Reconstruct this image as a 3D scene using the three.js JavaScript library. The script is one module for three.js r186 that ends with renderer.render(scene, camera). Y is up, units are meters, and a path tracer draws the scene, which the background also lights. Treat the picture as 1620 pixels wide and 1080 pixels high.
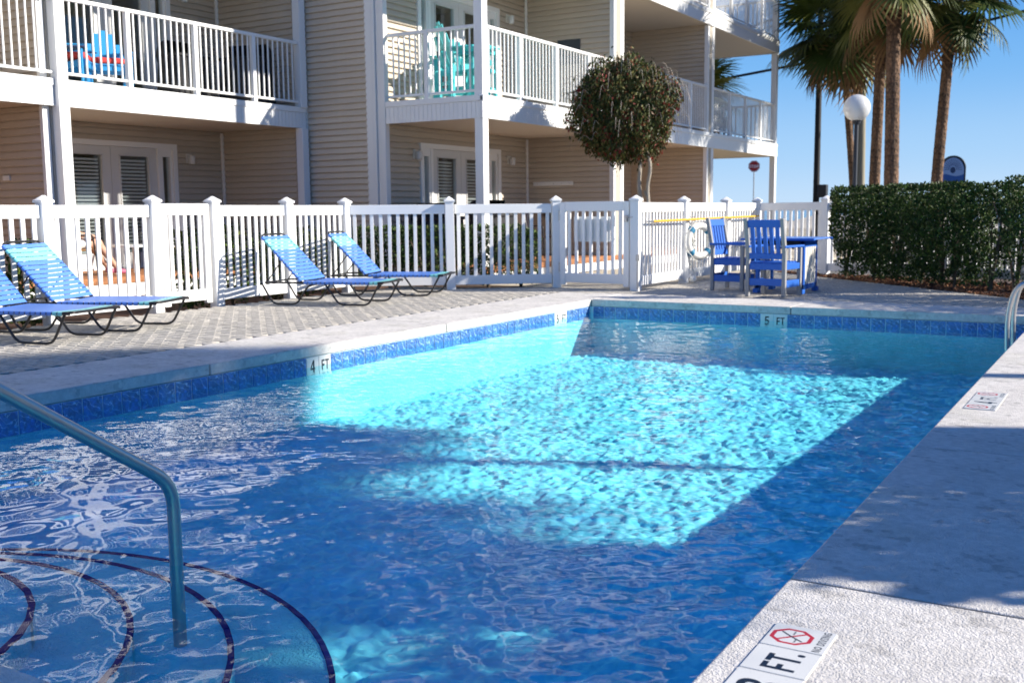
import * as THREE from 'three';
import { mergeGeometries } from 'three/addons/utils/BufferGeometryUtils.js';
import { RoundedBoxGeometry } from 'three/addons/geometries/RoundedBoxGeometry.js';
import { MarchingCubes } from 'three/addons/objects/MarchingCubes.js';

// ---------- camera ----------
const scene = new THREE.Scene();
const camera = new THREE.PerspectiveCamera(36.14, 1.5, 0.1, 3000);
const camBasis = new THREE.Matrix4().set(
  0.85764659, -0.05518012, 0.51127045, 0,
  -0.00952618, 0.9923508, 0.12308188, 0,
  -0.51415131, -0.1104312, 0.85056063, 0, 0, 0, 0, 1);
camera.quaternion.setFromRotationMatrix(camBasis);
camera.position.set(0, 1.11, 0);
camera.focus = 4.6; camera.userData.fStop = 4.5;

// ---------- renderer, sky and sun ----------
const renderer = new THREE.WebGLRenderer({ antialias: true });
renderer.setSize(1024, 682);
renderer.toneMapping = THREE.LinearToneMapping;
renderer.toneMappingExposure = 1.82;
renderer.shadowMap.enabled = true;
{
  const W = 256, H = 512, d = new Float32Array(W * H * 4);
  const stops = [[-90, .16, .19, .2], [-4, .3, .36, .42], [0, .52, .69, .88], [3, .36, .59, .87], [7, .19, .45, .83], [12, .07, .3, .75], [22, .03, .2, .63], [45, .016, .14, .5], [90, .012, .115, .43]];
  for (let r = 0; r < H; r++) {
    const el = ((r + .5) / H - .5) * 180;
    let k = 0; while (k < stops.length - 2 && el > stops[k + 1][0]) k++;
    const a = stops[k], b = stops[k + 1], t = THREE.MathUtils.smootherstep(el, a[0], b[0]);
    const tl = THREE.MathUtils.clamp((el - a[0]) / (b[0] - a[0]), 0, 1), q = .25 * t + .75 * tl;
    for (let c = 0; c < W; c++) { const o = (r * W + c) * 4; for (let i = 0; i < 3; i++) d[o + i] = .61 * (a[i + 1] + (b[i + 1] - a[i + 1]) * q); d[o + 3] = 1; }
  }
  const sky = new THREE.DataTexture(d, W, H, THREE.RGBAFormat, THREE.FloatType);
  sky.mapping = THREE.EquirectangularReflectionMapping; sky.magFilter = THREE.LinearFilter; sky.minFilter = THREE.LinearFilter; sky.needsUpdate = true;
  scene.background = sky; scene.environment = sky;
}
const SUN = new THREE.Vector3(1, .557, -.48).normalize();
const sun = new THREE.DirectionalLight(new THREE.Color(1, .93, .82), 5);
sun.position.copy(SUN).multiplyScalar(60).add(new THREE.Vector3(-6, 0, -12)); sun.target.position.set(-6, 0, -12);
sun.castShadow = true; sun.shadow.radius = 1.7; sun.shadow.mapSize.set(4096, 4096);
Object.assign(sun.shadow.camera, { left: -35, right: 35, top: 25, bottom: -25, near: 1, far: 140 });
scene.add(sun, sun.target);

// ---------- helpers ----------
const V = (x, y, z) => new THREE.Vector3(x, y, z), PI = Math.PI;
function rng(s) { return () => { s = (s + 0x6d2b79f5) | 0; let t = Math.imul(s ^ (s >>> 15), 1 | s); t = (t + Math.imul(t ^ (t >>> 7), 61 | t)) ^ t; return ((t ^ (t >>> 14)) >>> 0) / 4294967296; }; }
const R = rng(7), rr = (a, b) => a + (b - a) * R();
const used = {};
function numbered(n) { if (!(n in used)) { used[n] = 0; return n; } return n + '_' + String(++used[n]).padStart(3, '0'); }
function shade(m) { m.castShadow = true; m.receiveShadow = true; return m; }
function part(parent, name, geo, mat, pos, rotY) { const m = shade(new THREE.Mesh(geo, mat)); m.name = name; if (pos) m.position.set(...pos); if (rotY) m.rotation.y = rotY; parent.add(m); return m; }
function group(parent, name) { const g = new THREE.Group(); g.name = name; parent.add(g); return g; }
function tag(o, label, category, grp) { o.userData.label = label; o.userData.category = category; if (grp) o.userData.group = grp; return o; }
function thing(name, label, category, pos, rotY, grp) { const g = new THREE.Group(); g.name = numbered(name); scene.add(g); if (pos) g.position.set(...pos); if (rotY) g.rotation.y = rotY; return tag(g, label, category, grp); }
function solo(name, geo, mat, label, category, grp) { const m = shade(new THREE.Mesh(geo, mat)); m.name = numbered(name); scene.add(m); return tag(m, label, category, grp); }
function setting(name, geo, mat) { const m = shade(new THREE.Mesh(geo, mat)); m.name = numbered(name); m.userData.kind = 'structure'; scene.add(m); return m; }
function settingGroup(name) { const g = new THREE.Group(); g.name = numbered(name); g.userData.kind = 'structure'; scene.add(g); return g; }
function copyOf(o, pos, rotY, label) { const c = o.clone(); c.name = numbered(o.name); c.position.set(...pos); c.rotation.y = rotY || 0; if (label) c.userData = { ...o.userData, label }; scene.add(c); return c; }
function uvBox(g) {
  const p = g.attributes.position, n = g.attributes.normal, uv = new Float32Array(p.count * 2);
  for (let i = 0; i < p.count; i++) {
    const ax = Math.abs(n.getX(i)), ay = Math.abs(n.getY(i)), az = Math.abs(n.getZ(i)), x = p.getX(i), y = p.getY(i), z = p.getZ(i);
    if (ay >= ax && ay >= az) { uv[2 * i] = x; uv[2 * i + 1] = z; } else if (ax >= az) { uv[2 * i] = z; uv[2 * i + 1] = y; } else { uv[2 * i] = x; uv[2 * i + 1] = y; }
  }
  g.setAttribute('uv', new THREE.BufferAttribute(uv, 2)); return g;
}
function bx(w, h, d, x = 0, y = 0, z = 0, ry = 0, rx = 0, rz = 0) { const g = new THREE.BoxGeometry(w, h, d); if (rx) g.rotateX(rx); if (rz) g.rotateZ(rz); if (ry) g.rotateY(ry); g.translate(x, y, z); return uvBox(g); }
function rb(w, h, d, r, x = 0, y = 0, z = 0, ry = 0, rx = 0, rz = 0, seg = 1) { const g = new RoundedBoxGeometry(w, h, d, seg, r); if (rx) g.rotateX(rx); if (rz) g.rotateZ(rz); if (ry) g.rotateY(ry); g.translate(x, y, z); return uvBox(g); }
function span(x0, x1, y0, y1, z0, z1) { return bx(x1 - x0, y1 - y0, z1 - z0, (x0 + x1) / 2, (y0 + y1) / 2, (z0 + z1) / 2); }
function spanR(x0, x1, y0, y1, z0, z1, r) { return rb(x1 - x0, y1 - y0, z1 - z0, r, (x0 + x1) / 2, (y0 + y1) / 2, (z0 + z1) / 2); }
function mg(list) {
  const l = list.map((g) => { const q = g.index ? g.toNonIndexed() : g.clone(); for (const k of Object.keys(q.attributes)) if (!['position', 'normal', 'uv', 'color'].includes(k)) q.deleteAttribute(k); return q; });
  return mergeGeometries(l);
}
function rod(a, b, r1, r2 = r1, seg = 8) {
  const d = b.clone().sub(a), L = d.length(), g = new THREE.CylinderGeometry(r2, r1, L, seg, 1);
  g.applyQuaternion(new THREE.Quaternion().setFromUnitVectors(V(0, 1, 0), d.normalize())); const m = a.clone().add(b).multiplyScalar(.5); g.translate(m.x, m.y, m.z); return g;
}
function bend(pts, r, n = 5) { // polyline with rounded corners
  const out = [pts[0].clone()];
  for (let i = 1; i < pts.length - 1; i++) {
    const p = pts[i], a = pts[i - 1].clone().sub(p), b = pts[i + 1].clone().sub(p), q = Math.min(r, a.length() * .48, b.length() * .48); a.normalize().multiplyScalar(q); b.normalize().multiplyScalar(q);
    for (let k = 0; k <= n; k++) { const t = k / n, s = 1 - t; out.push(p.clone().add(a.clone().multiplyScalar(s * s)).add(b.clone().multiplyScalar(t * t))); }
  }
  out.push(pts[pts.length - 1].clone()); return out;
}
class Poly extends THREE.Curve {
  constructor(p) { super(); this.p = p; this.l = [0]; for (let i = 1; i < p.length; i++) this.l.push(this.l[i - 1] + p[i].distanceTo(p[i - 1])); }
  getPoint(t, o = new THREE.Vector3()) { const L = t * this.l[this.l.length - 1]; let i = 1; while (i < this.p.length - 1 && this.l[i] < L) i++; const d = this.l[i] - this.l[i - 1] || 1; return o.lerpVectors(this.p[i - 1], this.p[i], (L - this.l[i - 1]) / d); }
  getPointAt(t, o) { return this.getPoint(t, o); }
}
function pipe(pts, r, cr = .05, seg = 8, steps) { const p = bend(pts, cr), c = new Poly(p); return new THREE.TubeGeometry(c, steps || Math.max(6, p.length * 2), r, seg, false); }
function smoothTube(pts, r, steps, seg = 6) { return new THREE.TubeGeometry(new THREE.CatmullRomCurve3(pts), steps, r, seg, false); }
function taper(pts, rad, steps, seg, wob = 0, rf = R) { // tube whose radius follows rad(t)
  const c = new THREE.CatmullRomCurve3(pts), g = new THREE.TubeGeometry(c, steps, 1, seg, false), p = g.attributes.position, v = V(0, 0, 0);
  for (let i = 0; i <= steps; i++) { const t = i / steps, ctr = c.getPointAt(t), r = rad(t); for (let j = 0; j <= seg; j++) { const k = i * (seg + 1) + j; v.fromBufferAttribute(p, k).sub(ctr); const w = 1 + wob * Math.sin(j * 2.4 + i * 3.7) ; v.multiplyScalar(r * (j === seg ? 1 + wob * Math.sin(i * 3.7) : w)).add(ctr); p.setXYZ(k, v.x, v.y, v.z); } }
  g.computeVertexNormals(); return g;
}
function instanced(parent, name, geo, mat, mats, cols) {
  const m = new THREE.InstancedMesh(geo, mat, mats.length); mats.forEach((q, i) => m.setMatrixAt(i, q)); if (cols) cols.forEach((c, i) => m.setColorAt(i, c));
  m.name = name; m.userData.kind = 'stuff'; shade(m); parent.add(m); return m;
}
function trs(x, y, z, e, s) { return new THREE.Matrix4().compose(V(x, y, z), new THREE.Quaternion().setFromEuler(e), typeof s === 'number' ? V(s, s, s) : s); }
const rgb = (r, g, b) => new THREE.Color().setRGB(r, g, b);

// ---------- tileable noise textures ----------
function noiseTile(size, f, oct, seed, gain = .5) {
  const out = new Float32Array(size * size); let amp = 1, tot = 0;
  for (let o = 0; o < oct; o++) {
    const n = f << o, g = new Float32Array(n * n), r = rng(seed + o * 101); for (let i = 0; i < g.length; i++) g[i] = r();
    for (let y = 0; y < size; y++) { const fy = y / size * n, iy = Math.floor(fy), ty = fy - iy, sy = ty * ty * (3 - 2 * ty), y0 = (iy % n) * n, y1 = ((iy + 1) % n) * n;
      for (let x = 0; x < size; x++) { const fx = x / size * n, ix = Math.floor(fx), tx = fx - ix, sx = tx * tx * (3 - 2 * tx), a = ix % n, b = (ix + 1) % n;
        out[y * size + x] += amp * ((g[y0 + a] * (1 - sx) + g[y0 + b] * sx) * (1 - sy) + (g[y1 + a] * (1 - sx) + g[y1 + b] * sx) * sy); } }
    tot += amp; amp *= gain;
  }
  for (let i = 0; i < out.length; i++) out[i] /= tot; return out;
}
function tex(size, fn, color, rep = 1, h = size) {
  const d = new Uint8Array(size * h * 4), c = [0, 0, 0];
  for (let i = 0; i < size * h; i++) { fn(i, c, i % size, Math.floor(i / size)); for (let k = 0; k < 3; k++) d[4 * i + k] = Math.max(0, Math.min(255, Math.round(c[k] * 255))); d[4 * i + 3] = 255; }
  const t = new THREE.DataTexture(d, size, h); t.wrapS = t.wrapT = THREE.RepeatWrapping; t.magFilter = THREE.LinearFilter; t.minFilter = THREE.LinearMipmapLinearFilter; t.generateMipmaps = true; if (color) t.colorSpace = THREE.SRGBColorSpace; t.repeat.set(rep, rep); t.needsUpdate = true; return t;
}
const grey = (a, lo = 0, hi = 1) => (i, c) => { c[0] = c[1] = c[2] = lo + (hi - lo) * a[i]; };
const nA = noiseTile(512, 8, 6, 11), nB = noiseTile(512, 64, 3, 23, .6), nC = noiseTile(512, 4, 4, 37), nD = noiseTile(512, 24, 4, 51, .6);
const sm = THREE.MathUtils.smoothstep;

const std = (c, rough = .6, o = {}) => { const m = new THREE.MeshStandardMaterial({ roughness: rough, ...o }); Array.isArray(c) ? m.color.setRGB(...c) : m.color.set(c); return m; };
const phys = (c, rough, o = {}) => { const m = new THREE.MeshPhysicalMaterial({ roughness: rough, ...o }); Array.isArray(c) ? m.color.setRGB(...c) : m.color.set(c); return m; };
// stippled cool-deck concrete: flattened blobs over fine grit
const stipple = tex(512, (i, c) => { const b = sm(nB[i], .42, .6), v = .72 * b + .28 * nD[i]; c[0] = c[1] = c[2] = v; }, false, 3.3);
const concCol = tex(512, (i, c) => { const pit = sm(nD[i], .26, .36), st = sm(nC[i], .3, .46), v = (.84 + .12 * (nA[i] - .5) + .14 * (nB[i] - .5)) * (.88 + .12 * pit) * (.965 + .035 * st); c[0] = v; c[1] = v * .985; c[2] = v * (.95 + .015 * st); }, true, .62);
const smallBump = tex(512, grey(nD), false, 4), fineBump = tex(512, grey(nB), false, 3);
const mottle = (r, g, b, k, rep, ar = nA) => tex(512, (i, c) => { const v = 1 + k * (ar[i] - .5) + k * .6 * (nD[i] - .5); c[0] = r * v; c[1] = g * v; c[2] = b * v; }, true, rep);
const M = {
  concrete: std([.97, .95, .925], .85, { map: concCol, bumpMap: stipple, bumpScale: .0028 }),
  joint: std([.05, .05, .05], .9),
  paverA: std([.75, .735, .7], .9, { map: mottle(.78, .76, .73, .35, 2.2), bumpMap: smallBump, bumpScale: .003 }),
  paverB: std([.735, .72, .685], .9, { map: mottle(.76, .74, .71, .4, 2.6), bumpMap: smallBump, bumpScale: .003 }),
  paverC: std([.71, .695, .665], .9, { map: mottle(.8, .78, .75, .4, 2.4), bumpMap: smallBump, bumpScale: .003 }),
  white: std([.8, .8, .785], .42), vinyl: std([.82, .82, .81], .38, { bumpMap: tex(256, (i, c, x, y) => { c[0] = c[1] = c[2] = nC[(y * 2) * 512 + x * 2]; }, false, 1), bumpScale: .0015 }),
  trim: std([.74, .74, .72], .5), siding: std([.56, .49, .4], .62, { map: mottle(.97, .96, .95, .07, 1), bumpMap: tex(512, (i, c, x, y) => { const q = nA[(y * 6 % 512) * 512 + (x >> 1)]; c[0] = c[1] = c[2] = q; }, false, 1), bumpScale: .0012 }),
  soffit: std([.6, .52, .42], .7), core: std([.42, .38, .32], .9), room: std([.36, .34, .3], .9), door: std([.62, .62, .61], .5),
  blind: std([.72, .73, .72], .6), glass: phys([.93, .97, .98], .02, { transmission: 1, thickness: 0, ior: 1.5 }),
  deckWood: std([.42, .2, .09], .8, { map: mottle(.9, .85, .8, .5, 2), bumpMap: smallBump, bumpScale: .002 }), woodBoard: std([.3, .13, .06], .8),
  steel: std([.5, .49, .48], .36, { metalness: 1 }), blackMetal: std([.012, .012, .014], .35), darkPole: std([.02, .025, .035], .5),
  strapBlue: std([.09, .23, .66], .42), strapAqua: std([.2, .58, .6], .42),
  polyBlue: std([.008, .115, .5], .5), polyGrey: std([.3, .3, .3], .6), polyWhite: std([.72, .7, .64], .5),
  adBlue: std([.03, .3, .62], .5), adTeal: std([.06, .5, .52], .5), adDark: std([.03, .04, .055], .6), cushion: std([.62, .06, .05], .9),
  ringWhite: std([.76, .74, .68], .5), ringBlue: std([.02, .2, .35], .5), rope: std([.7, .7, .66], .9), yellow: std([.75, .42, .02], .4),
  leafDark: std([.033, .066, .016], .38, { side: THREE.DoubleSide }), leafLite: std([.09, .15, .03], .4, { side: THREE.DoubleSide }), leafRed: std([.2, .03, .02], .5, { side: THREE.DoubleSide }),
  stem: std([.12, .09, .06], .9), paleBark: std([.42, .37, .3], .85, { bumpMap: smallBump, bumpScale: .006 }),
  asphalt: std([.06, .06, .062], .95, { bumpMap: fineBump, bumpScale: .004 }), soil: std([.07, .04, .025], 1), mulch: std([.17, .07, .035], .95), sand: std([.5, .44, .34], 1), grass: std([.1, .13, .045], 1),
  bulb: phys([.85, .85, .83], .3, { transmission: .35, thickness: 0 }), red: std([.5, .015, .02], .5), woodPole: std([.3, .27, .19], .9, { bumpMap: smallBump, bumpScale: .004 }), black: std([.01, .01, .012], .7),
};

// ---------- pool measurements ----------
const PX0 = -5.95, PX1 = -.86, PZ0 = -11.856, PZ1 = -1.48, WATER = -.175, FLOOR = -.66;

// ---------- ground, road ----------
{
  const s = new THREE.Shape(); s.moveTo(-1500, -1500); s.lineTo(1500, -1500); s.lineTo(1500, 1500); s.lineTo(-1500, 1500); s.closePath();
  const h = new THREE.Path(); h.moveTo(-6.4, 1.2); h.lineTo(-.4, 1.2); h.lineTo(-.4, 12.3); h.lineTo(-6.4, 12.3); h.closePath(); s.holes.push(h);
  const g = new THREE.ShapeGeometry(s); g.rotateX(-PI / 2); g.translate(0, -.14, 0); uvBox(g);
  setting('ground', g, std([.42, .37, .28], 1, { map: mottle(.9, .88, .84, .5, .3) }));
  const bed = (x0, x1, z0, z1, y) => span(x0, x1, y - .05, y, z0, z1);
  setting('garden_soil', mg([bed(-13.3, -9.85, -14.6, 3, -.1), bed(-9.84, -6.2, -14.9, -11.9, -.104)]), std([.12, .06, .035], 1, { map: mottle(.9, .85, .8, 1, 1.5) }));
  setting('sidewalk', span(-9.1, -6.25, -.15, -.055, -30, -14.2), M.sand);
  setting('road', span(-60, 60, -.13, -.085, -42, -33), M.asphalt);
  setting('parking_lot', span(-6.2, 25, -.13, -.09, -32, -19), std([.17, .165, .155], .95, { map: mottle(.85, .84, .82, .4, .7) }));
  // low dunes and the gulf behind the road
  const dn = new THREE.PlaneGeometry(260, 14, 130, 8); dn.rotateX(-PI / 2); const p = dn.attributes.position;
  for (let i = 0; i < p.count; i++) { const x = p.getX(i), z = p.getZ(i), e = Math.max(0, 1 - Math.abs(z) / 7); p.setY(i, e * e * (.55 + .35 * Math.sin(x * .31) + .25 * Math.sin(x * .83 + 1.3))); }
  dn.computeVertexNormals(); dn.translate(-20, -.13, -75); setting('dune', uvBox(dn), M.sand);
  const sea = new THREE.PlaneGeometry(2800, 1300); sea.rotateX(-PI / 2); sea.translate(0, -.1, -760); setting('sea', sea, std([.02, .1, .17], .15));
}

// ---------- pool deck ----------
{
  const g = settingGroup('pool_deck');
  // bed under the pavers and slabs
  part(g, 'deck_base', mg([span(-9.72, PX0 - .02, -.16, -.062, -12.8, 4), span(-9.72, 4.2, -.16, -.062, -19, PZ0 - .02), span(PX1 + .02, 4.2, -.16, -.089, PZ0, 4), span(PX0, PX1, -.16, -.089, PZ1 + .02, 4)]), M.soil);
  const slab = (x0, x1, z0, z1) => part(g, 'concrete_slab', rb(x1 - x0 - .007, .088, z1 - z0 - .007, .012, 0, 0, 0, 0, 0, 0, 2), M.concrete, [(x0 + x1) / 2, -.044, (z0 + z1) / 2]);
  const runZ = (x0, x1, zs) => { for (let i = 0; i + 1 < zs.length; i++) slab(x0, x1, zs[i], zs[i + 1]); };
  runZ(-6.87, PX0 + .006, [-12.78, -11.86, -8.62, -5.49, -2.4, .6, 3.6]);
  for (const [a, b] of [[PX0 + .006, -3.4], [-3.4, PX1], [PX1, 1.6], [1.6, 4.1]]) slab(a, b, -12.78, PZ0 + .006);
  for (const [a, b] of [[PX1 - .006, .95], [.95, 2.6], [2.6, 4.1]]) runZ(a, b, [PZ0 + .006, -9.7, -7.49, -5.11, -3.055, -.9, 1.3, 3.6]);
  for (const [a, b] of [[PX0 + .006, -3.4], [-3.4, PX1 - .006]]) { slab(a, b, PZ1 - .006, -.4); slab(a, b, -.4, 1.6); slab(a, b, 1.6, 3.6); }
  // pavers in running bond
  const ch = (w, h, d, b) => {
    const x = w / 2, z = d / 2, X = x - b, Z = z - b, top = [[-X, h, -Z], [-X, h, Z], [X, h, Z], [X, h, -Z]], mid = [[-x, h - b, -z], [-x, h - b, z], [x, h - b, z], [x, h - b, -z]], bot = mid.map((q) => [q[0], 0, q[2]]), pos = [];
    const quad = (a, b2, c, d2) => pos.push(...a, ...b2, ...c, ...a, ...c, ...d2);
    quad(...top); for (let i = 0; i < 4; i++) { const j = (i + 1) % 4; quad(top[i], mid[i], mid[j], top[j]); quad(mid[i], bot[i], bot[j], mid[j]); }
    const q = new THREE.BufferGeometry(); q.setAttribute('position', new THREE.Float32BufferAttribute(pos, 3)); q.computeVertexNormals(); return uvBox(q);
  };
  const u = .101, base = ch(u * 2 - .008, .058, u - .008, .006), spots = [], bedLine = (x) => -17.95 + (x + 4.95) * 1.03;
  const ok = (x, z) => (x > -9.66 && x < -6.87 && z > -12.9 && z < -1) || (z < -12.79 && x > -9.6 && x < 1.2 && z > bedLine(x) + .1 && z > -18.6 && (x > -6.02 || z > -12.0 - (x + 9.8) * .76));
  for (let r = -190; r < 0; r++) for (let c = -100; c < 20; c++) {
    if ((c + r) % 2 === 0) spots.push([(c + 1) * u, (r + .5) * u, 0]);
  }
  const list = spots.filter(([x, z]) => ok(x, z)).map(([x, z, t]) => ({ x, z, t, y: -.0645 + .003 * R() - .0015, rx: rr(-.008, .008), k: Math.floor(R() * 2.7), d: Math.hypot(x, z) + (x < -.1 * -z && x > .98 * z ? 0 : 100) }));
  list.sort((a, b) => a.d - b.d);
  const mats = [M.paverA, M.paverB, M.paverC], rest = [[], [], []];
  const varied = mats.map((_, k) => { const q = base.clone(); const uv = q.attributes.uv; for (let i = 0; i < uv.count; i++) uv.setXY(i, uv.getX(i) + k * .37, uv.getY(i) + k * .61); return q; });
  list.forEach((s, i) => {
    if (i < 290) { const m = part(g, 'paver', varied[s.k], mats[s.k], [s.x, s.y, s.z]); m.rotation.set(s.rx, s.t ? PI / 2 : 0, 0); } else { const q = base.clone(); q.rotateX(s.rx); if (s.t) q.rotateY(PI / 2); q.translate(s.x, s.y, s.z); const uv = q.attributes.uv, a = R(), b = R(); for (let j = 0; j < uv.count; j++) uv.setXY(j, uv.getX(j) + a, uv.getY(j) + b); rest[s.k].push(q); }
  });
  rest.forEach((l, k) => { part(g, 'paver_field', mg(l), mats[k]).userData.kind = 'stuff'; });
}

// ---------- lettered tiles ----------
function canvasTex(w, h, draw) { const c = document.createElement('canvas'); c.width = w; c.height = h; const x = c.getContext('2d'); draw(x, w, h); const t = new THREE.CanvasTexture(c); t.colorSpace = THREE.SRGBColorSpace; t.anisotropy = 8; return t; }
function speck(x, w, h, n, col) { const r = rng(n); x.fillStyle = col; for (let i = 0; i < n; i++) x.fillRect(r() * w, r() * h, 1 + r() * 2, 1 + r() * 2); }
const letterTile = (txt, px, w = 256, h = 256) => canvasTex(w, h, (x) => { x.fillStyle = '#e9e8e2'; x.fillRect(0, 0, w, h); x.fillStyle = '#101824'; x.font = 'bold ' + px + 'px sans-serif'; x.textAlign = 'center'; x.textBaseline = 'middle'; x.save(); x.translate(w / 2, h / 2 + 8); x.scale(1, 1.25); x.fillText(txt, 0, 0, w * .86); x.restore(); speck(x, w, h, 160, 'rgba(120,115,105,.35)'); });
const noDiveTile = canvasTex(256, 256, (x, w, h) => {
  x.fillStyle = '#e9e8e2'; x.fillRect(0, 0, w, h);
  const oct = (r) => { x.beginPath(); for (let i = 0; i < 8; i++) { const a = PI / 8 + i * PI / 4; x[i ? 'lineTo' : 'moveTo'](128 + r * Math.cos(a), 98 + r * Math.sin(a)); } x.closePath(); };
  oct(92); x.fillStyle = '#c8202a'; x.fill(); oct(74); x.fillStyle = '#eceae4'; x.fill();
  x.strokeStyle = '#c8202a'; x.lineWidth = 12; x.beginPath(); x.moveTo(72, 46); x.lineTo(186, 152); x.stroke();
  x.strokeStyle = '#14181e'; x.lineWidth = 9; x.lineCap = 'round'; x.beginPath(); x.moveTo(168, 50); x.quadraticCurveTo(134, 84, 92, 146); x.stroke();
  x.lineWidth = 4; for (const [a, b] of [[70, 118], [150, 96]]) { x.beginPath(); for (let i = 0; i < 5; i++) { x.moveTo(a + i * 8, b + (i % 2) * 6); x.lineTo(a + i * 8 + 7, b + 6 - (i % 2) * 6); } x.stroke(); }
  x.fillStyle = '#14181e'; x.font = 'bold 44px sans-serif'; x.textAlign = 'center'; x.fillText('NO DIVING', 128, 238, 240); speck(x, w, h, 160, 'rgba(120,115,105,.35)');
});
// a thin tile lying on the deck, its letters reading along -z with their tops towards -x
function deckTile(parent, x0, x1, zNear, zFar, t) {
  const g = rb(x1 - x0, .006, zNear - zFar - .003, .0015), p = g.attributes.position, uv = g.attributes.uv, W = x1 - x0, D = zNear - zFar - .003;
  for (let i = 0; i < p.count; i++) uv.setXY(i, .5 - p.getZ(i) / D, .5 - p.getX(i) / W);
  part(parent, 'depth_marker_tile', g, std([.82, .82, .82], .35, { map: t }), [(x0 + x1) / 2, .0015, (zNear + zFar) / 2]);
}
{
  const g = thing('deck_depth_marker', 'white tile strip lettered 3 FT. NO DIVING set in sunlit concrete', 'depth marker');
  deckTile(g, -.787, -.626, -2.21, -2.37, letterTile('3', 210)); deckTile(g, -.787, -.626, -2.372, -2.53, letterTile('FT.', 150)); deckTile(g, -.787, -.626, -2.532, -2.687, noDiveTile);
  const h = thing('deck_depth_marker', 'white tile strip lettered 4 FT. between two no-diving signs', 'depth marker');
  deckTile(h, -.8, -.635, -6.2, -6.352, noDiveTile); deckTile(h, -.8, -.635, -6.355, -6.5, letterTile('4', 210)); deckTile(h, -.8, -.635, -6.503, -6.65, letterTile('FT.', 150)); deckTile(h, -.8, -.635, -6.653, -6.81, noDiveTile);
}

// ---------- swimming pool ----------
// marbled glaze of the blue waterline tiles, with the white veins that the photograph shows on each tile
const marbledGlaze = tex(512, (i, c, x, y) => { const w = Math.abs(Math.sin((x * .045 + y * .06) + 9 * nA[i] + 5 * nC[i])), k = 1 - sm(w, 0, .32), b = .55 + .7 * nD[i]; c[0] = (.27 + .12 * nA[i]) * b + .4 * k; c[1] = (.45 + .12 * nA[i]) * b + .36 * k; c[2] = (.72 + .1 * nC[i]) * b + .24 * k; }, true, 1);
M.poolTile = std([.9, .9, .9], .22, { map: marbledGlaze }); M.grout = std([.68, .76, .8], .8); M.plaster = phys([.5, .92, .95], .95, { specularIntensity: 0, map: mottle(.86, .91, .92, .16, .5), bumpMap: smallBump, bumpScale: .012 });
M.floorPlaster = phys([.5, .92, .95], .95, { specularIntensity: 0,  map: mottle(.84, .9, .92, .2, .5) }); M.stepTile = phys([.012, .02, .16], .95, { specularIntensity: 0 });
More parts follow.
